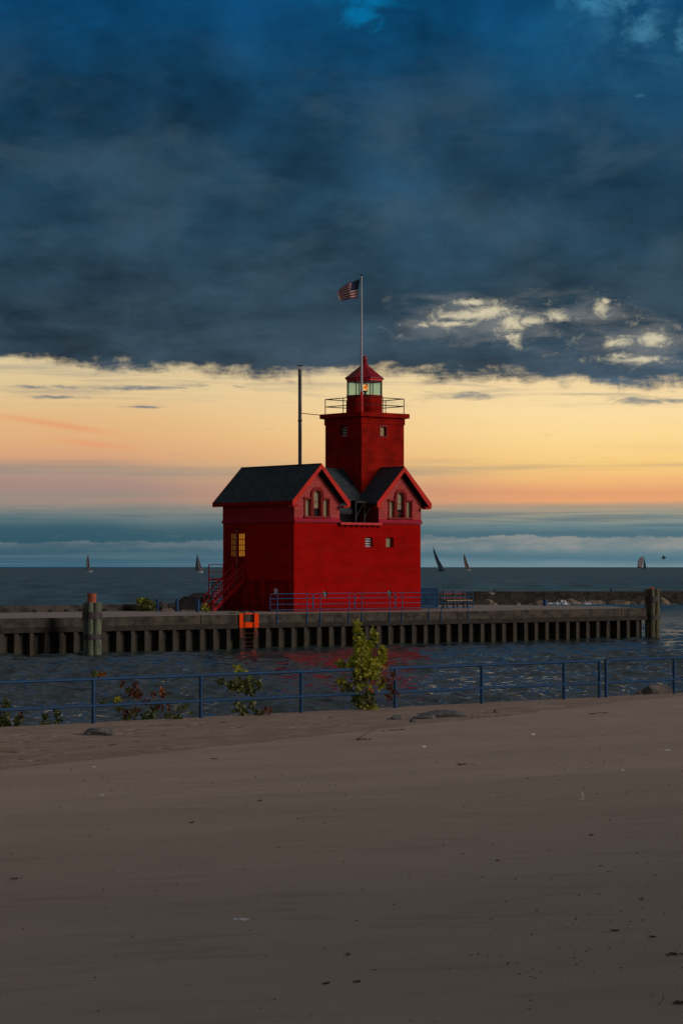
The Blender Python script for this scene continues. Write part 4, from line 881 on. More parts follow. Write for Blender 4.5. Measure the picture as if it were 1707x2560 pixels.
d2 = at(1629, 1418, 195.5); d2r = dolphin(d2.x, d2.y, 0.42, 0.235, 4.0, [(2.92, 3.40), (1.42, 1.86)], PILEM, 'mossy timber pile cluster standing off the bare end of the pier', False)
def rock_mesh(b, c, sx, sy, sz, seed, sub=3, sink=0.25):
    rnd = random.Random(seed); pl = []
    for _ in range(13):
        d = Vector((rnd.gauss(0, 1), rnd.gauss(0, 1), rnd.gauss(0, 1))).normalized(); pl.append((d, rnd.uniform(0.62, 1.0)))
    bm = bmesh.new(); bmesh.ops.create_icosphere(bm, subdivisions=sub, radius=1.0); o = len(b.v)
    for v in bm.verts:
        d = v.co.normalized(); r = 1.15
        for n_, h in pl:
            q = d.dot(n_)
            if q > 0.05: r = min(r, h / q)
        r *= 1 + 0.07 * noise.noise(d * 2.7 + Vector((seed, 0, 0))) + 0.03 * noise.noise(d * 8 + Vector((seed, 3, 0)))
        b.v.append(Vector((c[0] + d.x * r * sx, c[1] + d.y * r * sy, c[2] + sz * (1 - 2 * sink) * 0.5 + d.z * r * sz * 0.75)))
    for f in bm.faces: b.f.append(tuple(v.index + o for v in f.verts)); b.mi.append(0)
    bm.free()
def rock(name, c, sx, sy, sz, seed, m, lb, cat='boulder', grp=None, sub=3):
    b = MB(); rock_mesh(b, c, sx, sy, sz, seed, sub); o = b.build(name, m, None, I4); tag(o, lb, cat, grp); return o
rb = MB(); rock_mesh(rb, (d2.x - 0.05, d2.y, 4.0), 0.30, 0.2, 0.16, 7, 2); rb.build('cap_stone', CLAY, d2r)

# ============================================================ boulders
G1 = 'riprap boulders behind the pier beside the stair'
for i, (px, yc, wpx, hpx, D, m, lb) in enumerate([
    (408, 1509, 30, 30, 185, STONE, 'dark rounded boulder just behind the bollard nearest the bush'),
    (413, 1524, 36, 14, 183.5, STONET, 'low pinkish boulder at deck level between two blue bollards'),
    (436, 1513, 34, 34, 186, STONE, 'grey upright boulder hidden partly by the middle bollard'),
    (470, 1506, 76, 48, 187, STONE, 'largest sloping grey slab between the middle bollard and the stair'),
    (497, 1492, 58, 24, 191, STONE, 'dark capping boulder highest on the riprap heap'),
    (520, 1507, 50, 40, 186.5, STONET, 'tan boulder seen through the stair handrails'),
    (466, 1526, 44, 12, 183, STONET, 'flat pale stone lying at the foot of the riprap heap'),
    (545, 1515, 40, 30, 187.5, STONE, 'grey boulder behind the stair steps near the red wall')]):
    p = at(px, yc + hpx / 2, D); s = D / F; rock('boulder', (p.x, p.y, p.z), wpx * s * 0.56, 0.9, hpx * s * 0.85, 20 + i, m, lb, grp=G1)
G2 = 'riprap boulders beyond the pier'
for i, (px, yt, wpx, D, sz_, m, lb) in enumerate([
    (1172, 1494, 26, 214, 1, STONE, 'small dark boulder right behind the end of the blue barrier'),
    (1192, 1499, 40, 215, 1, STONET, 'tan broken boulder left of the gull rock'),
    (1229, 1487, 66, 216, 1, STONET, 'big pale arched boulder with a white gull on top'),
    (1272, 1497, 36, 219, 1, STONE, 'dark angular boulder right of the gull rock'),
    (1296, 1500, 34, 220, 1, STONET, 'leaning pale slab between gull rock and foam')]):
    p = at(px, yt, D); rock('boulder', (p.x, p.y, -0.5), wpx * D / F * 0.56, 1.4, (p.z + 0.5) * 0.87, 60 + i, m, lb, grp=G2)
G3 = 'boulders at the foot of the breakwater'
for i, (px, yt, wpx, m, lb) in enumerate([
    (1322, 1504, 34, STONE, 'dark low boulder nearest the gull rock along the breakwater foot'),
    (1346, 1498, 40, STONET, 'pale boulder behind the short fat blue bollard'),
    (1398, 1497, 44, STONE, 'boulder behind the thickest white foam'),
    (1428, 1493, 44, STONET, 'pinkish boulder rising out of the white foam'),
    (1450, 1500, 34, STONE, 'dark boulder at the edge of the foam, first after the splash'),
    (1484, 1498, 50, STONET, 'broad pale boulder between two foam patches'),
    (1515, 1504, 44, STONE, 'flat dark boulder awash after the foam'),
    (1553, 1493, 66, STONET, 'largest wedge shaped boulder of the breakwater foot'),
    (1588, 1503, 40, STONE, 'low grey boulder sloping down from the wedge shaped one'),
    (1606, 1494, 30, STONET, 'pale boulder touching the near side of the mossy piles'),
    (1653, 1492, 38, STONET, 'rounded tan boulder just beyond the mossy piles'),
    (1682, 1505, 36, STONE, 'dark boulder by the picture edge at the breakwater foot'),
    (1712, 1503, 40, STONE, 'grey boulder cut by the picture edge at the breakwater foot')]):
    D = 357; p = at(px, yt, D); rock('boulder', (p.x, p.y, -0.3), wpx * D / F * 0.58, 1.2, (p.z + 0.3) * 0.87, 90 + i, m, lb, grp=G3)
b = MB(); w0, w1 = at(1060, 1478, 364), at(2150, 1478, 364); x = w0.x; zt = w0.z - 0.02
while x < w1.x:
    b.box(x + 0.02, x + 9.1, 362.0, 366.5, -1.5, zt + random.uniform(-0.01, 0.01)); x += 9.12
tag(b.build('breakwater', CONC, None, bevel=0.05), 'long low dark concrete breakwater wall out in the lake beyond the pier', 'breakwater')
# wave foam breaking over the far boulders
b = MB(); rnd = random.Random(3); nxp, nyp = 300, 16; o = 0
for j in range(nyp):
    for i in range(nxp):
        px = 1340 + 260 * i / (nxp - 1); D = 351.5 + 6.5 * j / (nyp - 1); p = at(px, 1418, D)
        env = 0.75 * math.exp(-((px - 1385) / 30) ** 2) + 0.55 * math.exp(-((px - 1412) / 12) ** 2) + 0.45 * math.exp(-((px - 1466) / 20) ** 2) + 0.22 * math.exp(-((px - 1520) / 25) ** 2)
        nn_ = noise.fractal(Vector((px * 0.06, D * 0.3, 2.0)), 0.7, 2.0, 7)
        z = -0.25 + env * (0.62 + 0.9 * nn_) * math.sin(math.pi * (0.12 + 0.76 * j / (nyp - 1))) * 1.25
        b.v.append(Vector((p.x + rnd.uniform(-.03, .03), D, z)))
for j in range(nyp - 1):
    for i in range(nxp - 1): a_ = j * nxp + i; b.f.append((a_, a_ + 1, a_ + nxp + 1, a_ + nxp)); b.mi.append(0)
for k in range(240):
    px = rnd.choice([rnd.gauss(1400, 16), rnd.gauss(1466, 12)]); D = 354 + rnd.uniform(-2, 2); p = at(px, 1418, D); z = abs(rnd.gauss(0.3, 0.35)); r = rnd.uniform(0.02, 0.05); o = len(b.v)
    for d_ in ((1, 0, 0), (-1, 0, 0), (0, 1, 0), (0, -1, 0), (0, 0, 1), (0, 0, -1)): b.v.append(Vector((p.x + d_[0] * r * 1.8, p.y + d_[1] * r, z + d_[2] * r)))
    for f in ((0, 2, 4), (2, 1, 4), (1, 3, 4), (3, 0, 4), (2, 0, 5), (1, 2, 5), (3, 1, 5), (0, 3, 5)): b.f.append(tuple(i_ + o for i_ in f)); b.mi.append(0)
FOAM = mat('white_foam', (0.80, 0.84, 0.88), 0.9, 0.1, 1, 0.0)
tag(b.build('foam', FOAM), 'white foam of waves breaking against the breakwater boulders', 'foam', kind='stuff')

# ============================================================ birds
def bird_body(b, c, L, hd):     # body along direction hd (unit, horizontal)
    hd = Vector(hd).normalized(); side = Vector((-hd.y, hd.x, 0)); up = Vector((0, 0, 1)); n = 10
    sec = [(-0.62, 0.02, 0.05), (-0.42, 0.06, 0.04), (-0.15, 0.14, 0.0), (0.10, 0.17, 0.0), (0.27, 0.12, 0.06), (0.34, 0.085, 0.14), (0.42, 0.09, 0.20), (0.49, 0.06, 0.21), (0.52, 0.025, 0.20), (0.60, 0.008, 0.185)]
    o = len(b.v)
    for x, r, z in sec:
        for i in range(n): a_ = 2 * math.pi * i / n; b.v.append(Vector(c) + hd * x * L + up * (z * L + r * L * math.sin(a_)) + side * r * L * math.cos(a_))
    for j in range(len(sec) - 1):
        for i in range(n): b.f.append((o + j * n + i, o + j * n + (i + 1) % n, o + (j + 1) * n + (i + 1) % n, o + (j + 1) * n + i)); b.mi.append(0)
gp = at(1229.5, 1484.0, 216)
b = MB(); bird_body(b, gp, 0.50, (-1, 0.2, 0)); b.tube(gp + Vector((0.02, 0.03, -0.06)), gp + Vector((0.02, 0.03, -0.26)), 0.012, n=5); b.tube(gp + Vector((0.02, -0.03, -0.06)), gp + Vector((0.02, -0.03, -0.26)), 0.012, n=5)
tag(b.build('gull', FEATH, None, smooth=True), 'white gull standing on the big pale boulder', 'gull', 'gulls')
gc = at(1658, 1396, 150); b = MB(); bird_body(b, gc, 0.34, (0.9, 0.3, 0))
def wing(b, root, pts):
    prev = None; o = len(b.v)
    for (p, ch) in pts:
        q = gc + Vector(p); b.v += [q + Vector((ch * 0.45, 0.12 * ch, 0.012)), q - Vector((ch * 0.55, 0.15 * ch, 0.0)), q - Vector((0, 0, 0.012))]
    for i in range(len(pts) - 1):
        a_ = o + 3 * i
        for f in ((a_, a_ + 3, a_ + 4, a_ + 1), (a_ + 1, a_ + 4, a_ + 5, a_ + 2), (a_ + 2, a_ + 5, a_ + 3, a_)): b.f.append(f); b.mi.append(0)
wing(b, gc, [((0.0, -0.03, 0.03), 0.13), ((-0.02, -0.16, 0.13), 0.12), ((-0.06, -0.30, 0.16), 0.08), ((-0.12, -0.46, 0.17), 0.01)])
wing(b, gc, [((0.0, 0.03, 0.03), 0.13), ((0.0, 0.16, 0.13), 0.12), ((-0.02, 0.30, 0.15), 0.08), ((-0.05, 0.46, 0.13), 0.01)])
tag(b.build('gull', GREYF, None, smooth=True), 'dark gull flying low over the lake horizon', 'gull', 'gulls')

# ============================================================ sailboats
def sailboat(D, base, tip, sails, hull, m_s, m_h, lb):
    """base/tip in photo pixels of mast foot and head; sails: lists of outline pixels"""
    p0 = at(base[0], base[1], D); root = thing('sailboat', (p0.x, p0.y, 0), 0, lb, 'sailboat', 'sailing yachts on the lake'); s = D / F
    b = MB(); x0, x1 = hull; L = (x1 - x0) * s; cx = at((x0 + x1) / 2, 1418, D).x; n = 9; o = 0
    zt = 1.5; secs = []
    for i in range(n):
        t_ = i / (n - 1); wv = 1.7 * math.sin(math.pi * min(1, 0.18 + t_ * 0.82)) ** 0.8 + 0.05; x = cx - L / 2 + L * t_
        secs.append([(x, D - wv, zt + 0.25 * t_), (x, D - wv * 0.6, -0.2), (x, D, -0.5), (x, D + wv * 0.6, -0.2), (x, D + wv, zt + 0.25 * t_)])
    vs = [p for q in secs for p in q]; fs = [(i * 5 + j, (i + 1) * 5 + j, (i + 1) * 5 + j + 1, i * 5 + j + 1) for i in range(n - 1) for j in range(4)] + [(i * 5 + 4, (i + 1) * 5 + 4, (i + 1) * 5, i * 5) for i in range(n - 1)]
    b.add(vs, fs); b.build('hull', m_h, root)
    tp = at(tip[0], tip[1], D); b = MB(); b.tube((p0.x, D, 0.8), (tp.x, D, tp.z), 0.16, 0.08, 6); b.build('mast', IRON, root)
    for k, (sn, poly, mm) in enumerate(sails):
        b = MB(); pts = [at(x, y, D) for x, y in poly]; cc = sum(pts, Vector()) / len(pts); nn = len(pts)
        rings = []
        for q in (1.0, 0.66, 0.33): rings.append([cc + (p - cc) * q + Vector((0, (1 - q) * 0.06 * (D / 400), 0)) for p in pts])
        o = 0
        for r_ in rings: b.v += r_
        b.v.append(cc + Vector((0, 0.06 * D / 400, 0)))
        for j in range(2):
            for i in range(nn): b.f.append((j * nn + i, j * nn + (i + 1) % nn, (j + 1) * nn + (i + 1) % nn, (j + 1) * nn + i)); b.mi.append(0)
        for i in range(nn): b.f.append((2 * nn + i, 2 * nn + (i + 1) % nn, 3 * nn)); b.mi.append(0)
        o_ = b.build(sn, mm, root, smooth=True); md = o_.modifiers.new('thickness', 'SOLIDIFY'); md.thickness = 0.08
    return root
sailboat(2750, (223.5, 1427), (221, 1386), [('mainsail', [(221.3, 1386), (223.4, 1397), (226, 1420), (226.5, 1423), (219, 1424), (216.8, 1416), (216.5, 1405), (218.3, 1395)], SAIL)], (218, 232), SAIL, HULLW, 'distant grey sailboat farthest from the lighthouse over the timber piles')
sailboat(2400, (496, 1428), (494, 1384), [('mainsail', [(494, 1384), (498, 1399), (503, 1414), (507, 1427), (499, 1428), (495.5, 1420), (494.5, 1404)], SAIL), ('headsail', [(493.8, 1385.5), (494.2, 1404), (495.2, 1420), (496.5, 1427), (490.5, 1428), (489, 1416), (490.5, 1400)], SAILN)], (490, 508), SAIL, HULLW, 'sailboat with grey and dark sails beside the staircase landing')
sailboat(3300, (1104, 1424), (1081.5, 1366), [('mainsail', [(1081.5, 1366), (1088, 1380), (1097, 1400), (1107, 1418), (1111, 1426), (1098, 1426), (1092, 1411), (1087, 1397), (1083, 1380)], SAILN)], (1093, 1112), SAILN, HULLD, 'heeling sailboat with a tall navy sail right beside the lighthouse')
sailboat(3900, (1172, 1423), (1159.5, 1382), [('mainsail', [(1159.5, 1382), (1163, 1393), (1167.5, 1407), (1173, 1419), (1173, 1423), (1164.5, 1423), (1160, 1411), (1158, 1397)], SAILT)], (1163, 1177), SAILT, HULLW, 'heeling sailboat with a tan sail next to the navy one')
sailboat(6500, (1607, 1419), (1607.5, 1389.5), [('mainsail', [(1607.6, 1389.5), (1610.5, 1402), (1614, 1416), (1614, 1419.5), (1607, 1419.5), (1607, 1404)], SAILN), ('spinnaker', [(1606.8, 1390.5), (1606.4, 1400), (1606, 1410), (1604, 1418.5), (1592.5, 1419), (1591.8, 1411), (1593.5, 1402), (1598, 1394)], SAILP)], (1600, 1614), SAILN, HULLD, 'farthest sailboat flying a pale pink spinnaker near the right frame edge')

# ============================================================ near railing
def railing(s0, s1, posts, lb, endcap=True):
    mid = (s0 + s1) / 2; root = thing('pipe_railing', FF @ Vector((mid, 0, 2.1)), A40, lb, 'railing', 'blue pipe railings on the seawall'); H = 1.05
    b = MB(); b.tube((s0, 0, 2.1 + H), (s1, 0, 2.1 + H), 0.041, n=12); b.build('top_rail', BLUE, root, FF, smooth=False)
    b = MB(); b.tube((s0, 0, 2.1 + 0.42), (s1, 0, 2.1 + 0.42), 0.036, n=12); b.build('lower_rail', BLUE, root, FF)
    for s in posts:
        b = MB(); b.tube((s, 0, 1.9), (s, 0, 2.1 + H + 0.005), 0.047, n=12); b.lathe([(0.05, 2.1 + H - 0.06), (0.05, 2.1 + H + 0.0)], (s, 0, 0), 12); b.build('post', BLUE, root, FF)
railing(-12.6, 17.2, [-12.6, -9.45, -6.3, -3.15, 0, 3.16, 6.33, 9.50, 12.62, 15.78, 17.2], 'long run of blue pipe railing between beach and channel ending before the gap')
railing(17.47, 29.9, [17.47, 20.33, 23.5, 26.7, 29.9], 'second run of blue pipe railing starting after the narrow gap')

# ============================================================ plants on the seawall
def leaf(b, p, size, rnd):
    size *= 1.18
    n = Vector((rnd.gauss(0, .6), -1 + rnd.gauss(0, .5), rnd.gauss(0.3, .6))).normalized(); a = n.orthogonal().normalized(); q = n.cross(a)
    th = rnd.uniform(0, 6.28); u = a * math.cos(th) + q * math.sin(th); v = n.cross(u); s = size * rnd.uniform(0.65, 1.2); o = len(b.v)
    b.v += [p, p + u * s * 0.35 + v * s * 0.42 + n * s * 0.06, p + u * s * 0.75 + v * s * 0.28, p + u * s * 1.15, p + u * s * 0.75 - v * s * 0.28, p + u * s * 0.35 - v * s * 0.42 + n * s * 0.06]
    b.f += [(o, o + 1, o + 2, o + 3), (o, o + 3, o + 4, o + 5)]; b.mi += [0, 0]
def seaplant(name, D, base, stems, clumps, lb, cat, size, seed, grp=None):
    rnd = random.Random(seed); p = at(base[0], base[1], D); root = thing(name, p, 0, lb, cat, grp)
    b = MB()
    for pts, r in stems:
        P = [at(x, y, D + 0.12 * math.sin(i * 2.3 + x)) for i, (x, y) in enumerate(pts)]; b.path(P, r, r * 0.4, 5)
    b.build('stem', STEM, root)
    by = {}
    for (x, y, rx, ry, n, m) in clumps:
        bb = by.setdefault(m.name, (MB(), m))[0]
        for _ in range(int(n * 1.25)):
            a_ = rnd.uniform(0, 6.28); q = rnd.random() ** 0.6
            pt = at(x + rx * q * math.cos(a_), y + ry * q * math.sin(a_), D); pt.y += rnd.gauss(0, rx * D / F * 0.55); leaf(bb, pt, size, rnd)
    nm = {LG.name: 'foliage', LD.name: 'foliage', LR.name: 'red_foliage', LO.name: 'orange_foliage'}
    for k, (bb, m) in by.items(): bb.build(nm[k], m, root)
Ds = 61.4
seaplant('poplar_sapling', Ds, (925, 1790), [([(925, 1790), (920, 1740), (912, 1690), (902, 1640), (892, 1562)], 0.018), ([(920, 1745), (928, 1680), (934, 1630), (934, 1580)], 0.012),
    ([(924, 1730), (945, 1690), (958, 1660), (960, 1625)], 0.010), ([(922, 1760), (890, 1735), (862, 1718), (850, 1702)], 0.010), ([(915, 1705), (880, 1670), (850, 1658)], 0.008)],
    [(892, 1562, 7, 9, 26, LG), (893, 1580, 10, 12, 50, LG), (898, 1600, 13, 14, 75, LG), (934, 1582, 6, 14, 24, LG), (937, 1600, 6, 8, 12, LG), (905, 1622, 20, 16, 115, LG), (926, 1612, 10, 10, 40, LG), (956, 1628, 9, 13, 50, LG),
     (953, 1650, 13, 14, 80, LG), (905, 1650, 28, 18, 210, LG), (930, 1660, 30, 14, 150, LG), (918, 1680, 34, 16, 150, LG), (905, 1620, 18, 24, 80, LG), (852, 1660, 12, 8, 38, LG), (872, 1664, 14, 8, 36, LG), (900, 1690, 22, 16, 60, LD), (915, 1685, 14, 22, 60, LD), (850, 1702, 9, 8, 26, LG),
     (862, 1718, 14, 10, 34, LD), (880, 1728, 18, 8, 30, LD), (905, 1715, 24, 9, 34, LG), (912, 1752, 28, 20, 130, LD), (925, 1768, 22, 10, 60, LG), (893, 1745, 14, 14, 40, LD), (950, 1705, 9, 18, 34, LG), (912, 1652, 6, 5, 10, LO), (927, 1726, 5, 4, 7, LO), (960, 1664, 8, 4, 7, LO)],
    'tall yellow green poplar sapling growing over the railing by the channel', 'sapling', 0.085, 1)
seaplant('weed', 60.5, (962, 1790), [([(962, 1790), (966, 1755), (975, 1720), (984, 1685)], 0.006), ([(968, 1740), (985, 1730)], 0.004)],
    [(983, 1688, 5, 6, 12, LR), (962, 1702, 8, 5, 14, LR), (974, 1718, 4, 10, 16, LR), (982, 1727, 5, 5, 10, LR), (972, 1742, 8, 8, 20, LR), (996, 1735, 4, 5, 6, LR)], 'thin red leaved weed between the sapling and a railing post', 'plant', 0.07, 2, 'plants growing along the seawall')
seaplant('leafy_shoot', 59.0, (640, 1800), [([(640, 1800), (634, 1760), (628, 1720), (612, 1690), (592, 1668)], 0.010), ([(630, 1725), (600, 1715), (560, 1705), (548, 1700)], 0.007), ([(632, 1760), (645, 1780), (652, 1786)], 0.005), ([(640, 1795), (610, 1785), (590, 1765)], 0.006)],
    [(594, 1671, 8, 6, 16, LG), (604, 1678, 8, 5, 10, LG), (553, 1703, 10, 6, 18, LD), (590, 1712, 22, 16, 90, LD), (612, 1718, 18, 16, 70, LD), (625, 1700, 9, 14, 34, LD), (643, 1712, 9, 16, 34, LD), (632, 1728, 7, 9, 14, LD), (597, 1770, 13, 14, 50, LD), (612, 1783, 10, 6, 20, LD), (630, 1765, 6, 12, 18, LD), (648, 1782, 10, 6, 20, LD), (668, 1775, 4, 10, 10, LR)],
    'green leafy shoot with a bare middle stem behind the second and third near posts', 'plant', 0.08, 3, 'plants growing along the seawall')
seaplant('sprawling_bush', 57.6, (412, 1812), [([(412, 1812), (392, 1780), (365, 1748), (330, 1718), (296, 1706)], 0.009), ([(412, 1808), (380, 1790), (330, 1785), (292, 1770)], 0.007), ([(405, 1800), (395, 1760), (402, 1728)], 0.006), ([(415, 1805), (445, 1785), (470, 1768)], 0.006), ([(365, 1748), (300, 1745), (262, 1755)], 0.004)],
    [(305, 1710, 11, 6, 14, LR), (296, 1694, 4, 2, 3, LR), (341, 1711, 6, 4, 8, LR), (334, 1728, 15, 9, 50, LR), (345, 1738, 14, 9, 40, LR), (328, 1722, 9, 7, 14, LD), (384, 1735, 6, 6, 12, LR), (407, 1727, 6, 7, 16, LO), (409, 1738, 8, 5, 14, LR), (361, 1757, 6, 7, 12, LR), (371, 1752, 5, 5, 8, LR), (424, 1768, 5, 4, 8, LR),
     (296, 1748, 11, 7, 22, LG), (264, 1754, 6, 6, 12, LD), (300, 1770, 12, 6, 20, LD), (322, 1782, 16, 10, 34, LR), (325, 1790, 22, 10, 50, LD), (345, 1775, 8, 7, 14, LR), (373, 1790, 18, 13, 60, LD), (384, 1770, 12, 12, 34, LD), (400, 1765, 10, 9, 20, LR), (425, 1790, 12, 7, 26, LD), (447, 1792, 10, 8, 26, LD), (450, 1769, 9, 6, 16, LD), (466, 1765, 8, 6, 14, LD), (474, 1780, 4, 5, 6, LD)],
    'sprawling bush with rusty red and green leaves beyond the railing', 'bush', 0.062, 4, 'plants growing along the seawall')
seaplant('leafy_shoot', 57.2, (238, 1830), [([(238, 1830), (241, 1760), (244, 1694)], 0.007)], [(238, 1688, 10, 6, 26, LD), (254, 1690, 10, 4, 18, LO), (244, 1692, 10, 5, 18, LG)], 'single leafy tip showing above the top rail at the first near post', 'plant', 0.075, 5, 'plants growing along the seawall')
seaplant('leafy_shoot', 55.8, (22, 1845), [([(18, 1845), (18, 1790), (17, 1755)], 0.007), ([(24, 1840), (50, 1800)], 0.005), ([(16, 1840), (4, 1810)], 0.005)],
    [(17, 1755, 8, 9, 24, LD), (20, 1775, 8, 14, 36, LD), (20, 1805, 8, 14, 34, LD), (8, 1815, 8, 10, 24, LD), (2, 1790, 6, 20, 24, LD), (50, 1798, 10, 14, 22, LD), (42, 1815, 6, 8, 12, LD), (56, 1788, 7, 4, 8, LR)], 'dark leafy shoots at the railing in the picture corner nearest the beach edge', 'plant', 0.075, 6, 'plants growing along the seawall')
seaplant('leafy_shoot', 56.3, (120, 1830), [([(122, 1830), (117, 1795), (116, 1782)], 0.005), ([(132, 1830), (144, 1800), (145, 1776)], 0.005)],
    [(116, 1790, 6, 7, 14, LD), (114, 1811, 11, 6, 22, LD), (144, 1780, 6, 6, 12, LD), (145, 1800, 7, 12, 28, LD)], 'pair of small dark leafy shoots under the lower rail before the first near post', 'plant', 0.07, 7, 'plants growing along the seawall')
seaplant('bush', 183.0, (368, 1531), [([(368, 1531), (366, 1510), (352, 1500)], 0.02), ([(370, 1531), (380, 1512)], 0.02)], [(366, 1512, 18, 13, 190, LD), (378, 1520, 14, 10, 120, LD), (352, 1503, 12, 5, 40, LG), (360, 1524, 14, 6, 60, LD)], 'green bush at the end of the concrete parapet wall', 'bush', 0.20, 8)
seaplant('weed', 172.3, (582, 1537), [([(582, 1537), (576, 1532)], 0.008), ([(582, 1537), (592, 1532)], 0.008)], [(580, 1535, 10, 3, 26, LD), (590, 1534, 8, 3, 16, LG)], 'small tuft of weeds on the pier edge left of the orange ladder', 'plant', 0.11, 9)
seaplant('weed', 178.5, (512, 1530), [([(512, 1530), (514, 1518)], 0.01), ([(514, 1530), (522, 1520)], 0.01)], [(513, 1520, 9, 8, 34, LG), (520, 1524, 9, 6, 20, LD)], 'yellowish weeds growing under the foot of the red staircase', 'plant', 0.12, 10)

# ============================================================ stones and litter on the sand
def sandrock(px, py, wpx, hpx, seed, m, lb, depth=0.8):
    p = on_sand(px, py); s = p.y / F; rock('stone', (p.x, p.y, p.z - 0.02), wpx * s * 0.55, wpx * s * 0.4 * depth, hpx * s * 0.95, seed, m, lb, 'stone', 'stones on the sand')
SG = mat('slate_grey_stone', (0.15, 0.16, 0.165), 0.9, 0.2, 6, 0.4, 30)
sandrock(250, 1836, 62, 24, 31, SG, 'angular slate grey stone at the foot of the first near railing post')
sandrock(992, 1797, 44, 12, 32, SG, 'dark low stone on the sand next to the sapling post')
sandrock(1036, 1805, 26, 11, 33, SG, 'small bluish stone in front of the long flat slab')
sandrock(1100, 1792, 112, 20, 34, SG, 'long flat pale grey slab half buried in the sand near the railing', 0.5)
sandrock(1065, 1796, 60, 12, 37, SG, 'thin flat grey slab leaning against the longer slab', 0.5)
sandrock(1239, 1781, 15, 12, 35, STONE, 'small dark stone alone between slab and railing gap')
sandrock(28, 1880, 80, 12, 36, STONET, 'pale flat stone half buried at the left beach edge', 0.5)
p = at(1640, 1716, 73.5); rock('boulder', (p.x - 0.05, p.y, 1.70), 0.52, 0.4, 0.46, 41, STONE, 'brown boulder just beyond the second railing run near the frame edge', grp='boulders beyond the railing')
p = at(1592, 1730, 72.5); rock('boulder', (p.x, p.y, 1.75), 0.22, 0.2, 0.26, 42, STONE, 'small boulder half hidden beside the brown one beyond the railing', grp='boulders beyond the railing')
b = MB(); b.box(16, 24, 0.45, 4.5, -1.0, 1.78); tag(b.build('rock_shelf', CONCD, None, FF), 'dark ledge under the boulders outside the seawall', 'ledge')

def leafscrap(b, p, s, rnd, ht=1.0):     # one curled dry leaf
    th = rnd.uniform(0, 3.14); u = Vector((math.cos(th), math.sin(th), 0)); v = Vector((-u.y, u.x, 0)); o = len(b.v)
    for i in range(5):
        t_ = i / 4; wv = s * 0.34 * math.sin(math.pi * (0.12 + 0.76 * t_)); z = s * 0.35 * ht * (abs(t_ - 0.5) * 1.5) ** 1.5 + 0.003
        b.v += [p + u * s * (t_ - 0.5) + v * wv + Vector((0, 0, z + s * 0.22 * ht)), p + u * s * (t_ - 0.5) + Vector((0, 0, z)), p + u * s * (t_ - 0.5) - v * wv + Vector((0, 0, z + s * 0.15 * ht))]
    for i in range(4):
        a_ = o + 3 * i; b.f += [(a_, a_ + 3, a_ + 4, a_ + 1), (a_ + 1, a_ + 4, a_ + 5, a_ + 2)]; b.mi += [0, 0]
DRYR = leafmat('dry_red_leaf', (0.16, 0.035, 0.018), (0.09, 0.028, 0.018), 0.15); DRYD = leafmat('dry_dark_leaf', (0.06, 0.04, 0.03), (0.10, 0.065, 0.045), 0.1)
def drift(name, px, py, n, spread, s, m, lb, seed, stem=None, cat='dry leaf', grp='dry leaves on the sand'):
    p = on_sand(px, py); rnd = random.Random(seed); b = MB()
    for i in range(n):
        q = p + Vector((rnd.uniform(-spread, spread), rnd.uniform(-spread, spread) * 0.5, 0)); q.z = sandz(q.x, q.y); leafscrap(b, q, s * rnd.uniform(0.55, 0.95), rnd, 0.55)
    if stem: 
        a0, a1 = on_sand(*stem[0]), at(stem[1][0], stem[1][1], p.y); r_ = 0.00016 * p.y; b.path([a0 + Vector((0, 0, r_)), (a0 + a1) / 2 + Vector((0.01, 0, r_ * 3)), a1], r_, r_ * 0.5, 5)
    tag(b.build(name, m), lb, cat, grp)
drift('dry_branch', 912, 1849, 5, 0.14, 0.11, DRYR, 'broken stem with red leaves sticking up from the sand crest', 1, ((895, 1846), (938, 1822)), 'dry branch')
drift('dry_leaves', 983, 1826, 7, 0.19, 0.09, DRYR, 'cluster of red dead leaves beside the broken stem', 2)
drift('dry_leaf', 1186, 1792, 4, 0.12, 0.09, LO, 'orange leaf scraps in front of the flat slab end', 3)
drift('dry_branch', 1494, 1784, 5, 0.18, 0.09, DRYR, 'red leaves on a flat twig near the railing gap', 4, ((1475, 1785), (1522, 1782)), 'dry branch')
drift('dry_leaf', 1149, 1912, 3, 0.03, 0.10, DRYR, 'large curled red brown leaf with a trailing twig on the smooth sand', 5, ((1138, 1913), (1190, 1910)))
drift('dry_leaf', 560, 1806, 3, 0.05, 0.11, LO, 'orange leaf on rough sand behind the beach crest, near the leafy shoot', 6)
drift('dry_leaf', 652, 2002, 2, 0.02, 0.065, DRYD, 'dark curled leaf with an upright tip at the end of a long sand streak', 7, ((646, 2004), (656, 1995)))
drift('dry_leaf', 485, 2057, 2, 0.02, 0.060, DRYD, 'dark leaf below the streaked one on the smooth sand', 8)
drift('dry_leaf', 44, 2196, 3, 0.02, 0.055, DRYD, 'dark curled leaf alone at the left sand edge', 9)
drift('dry_leaf', 812, 2459, 3, 0.015, 0.045, DRYD, 'dark leaf near the bottom middle of the sand', 10)
drift('dry_leaf', 870, 2387, 3, 0.015, 0.045, DRYD, 'small dark leaf above the bottom middle pair', 11)
drift('dry_leaf', 894, 2453, 3, 0.015, 0.040, DRYD, 'dark flake to the right of the bottom middle leaf', 12)
drift('dry_leaf', 1534, 2326, 3, 0.018, 0.045, DRYD, 'dark curled leaf in the lower right sand', 13)
drift('dry_leaf', 1632, 2341, 3, 0.018, 0.048, DRYR, 'reddish leaf in the lower right sand', 14)
drift('dry_twig', 1672, 2508, 4, 0.04, 0.05, DRYD, 'branching dark twig in the bottom right corner of the sand', 15, ((1640, 2512), (1654, 2480)), 'twig', None)
drift('dry_leaf', 1690, 2385, 5, 0.05, 0.05, DRYD, 'loose clump of dark scraps at the right sand edge', 16)
drift('dry_leaf', 1474, 2088, 2, 0.01, 0.05, DRYD, 'dark leaf below the white feather', 17)
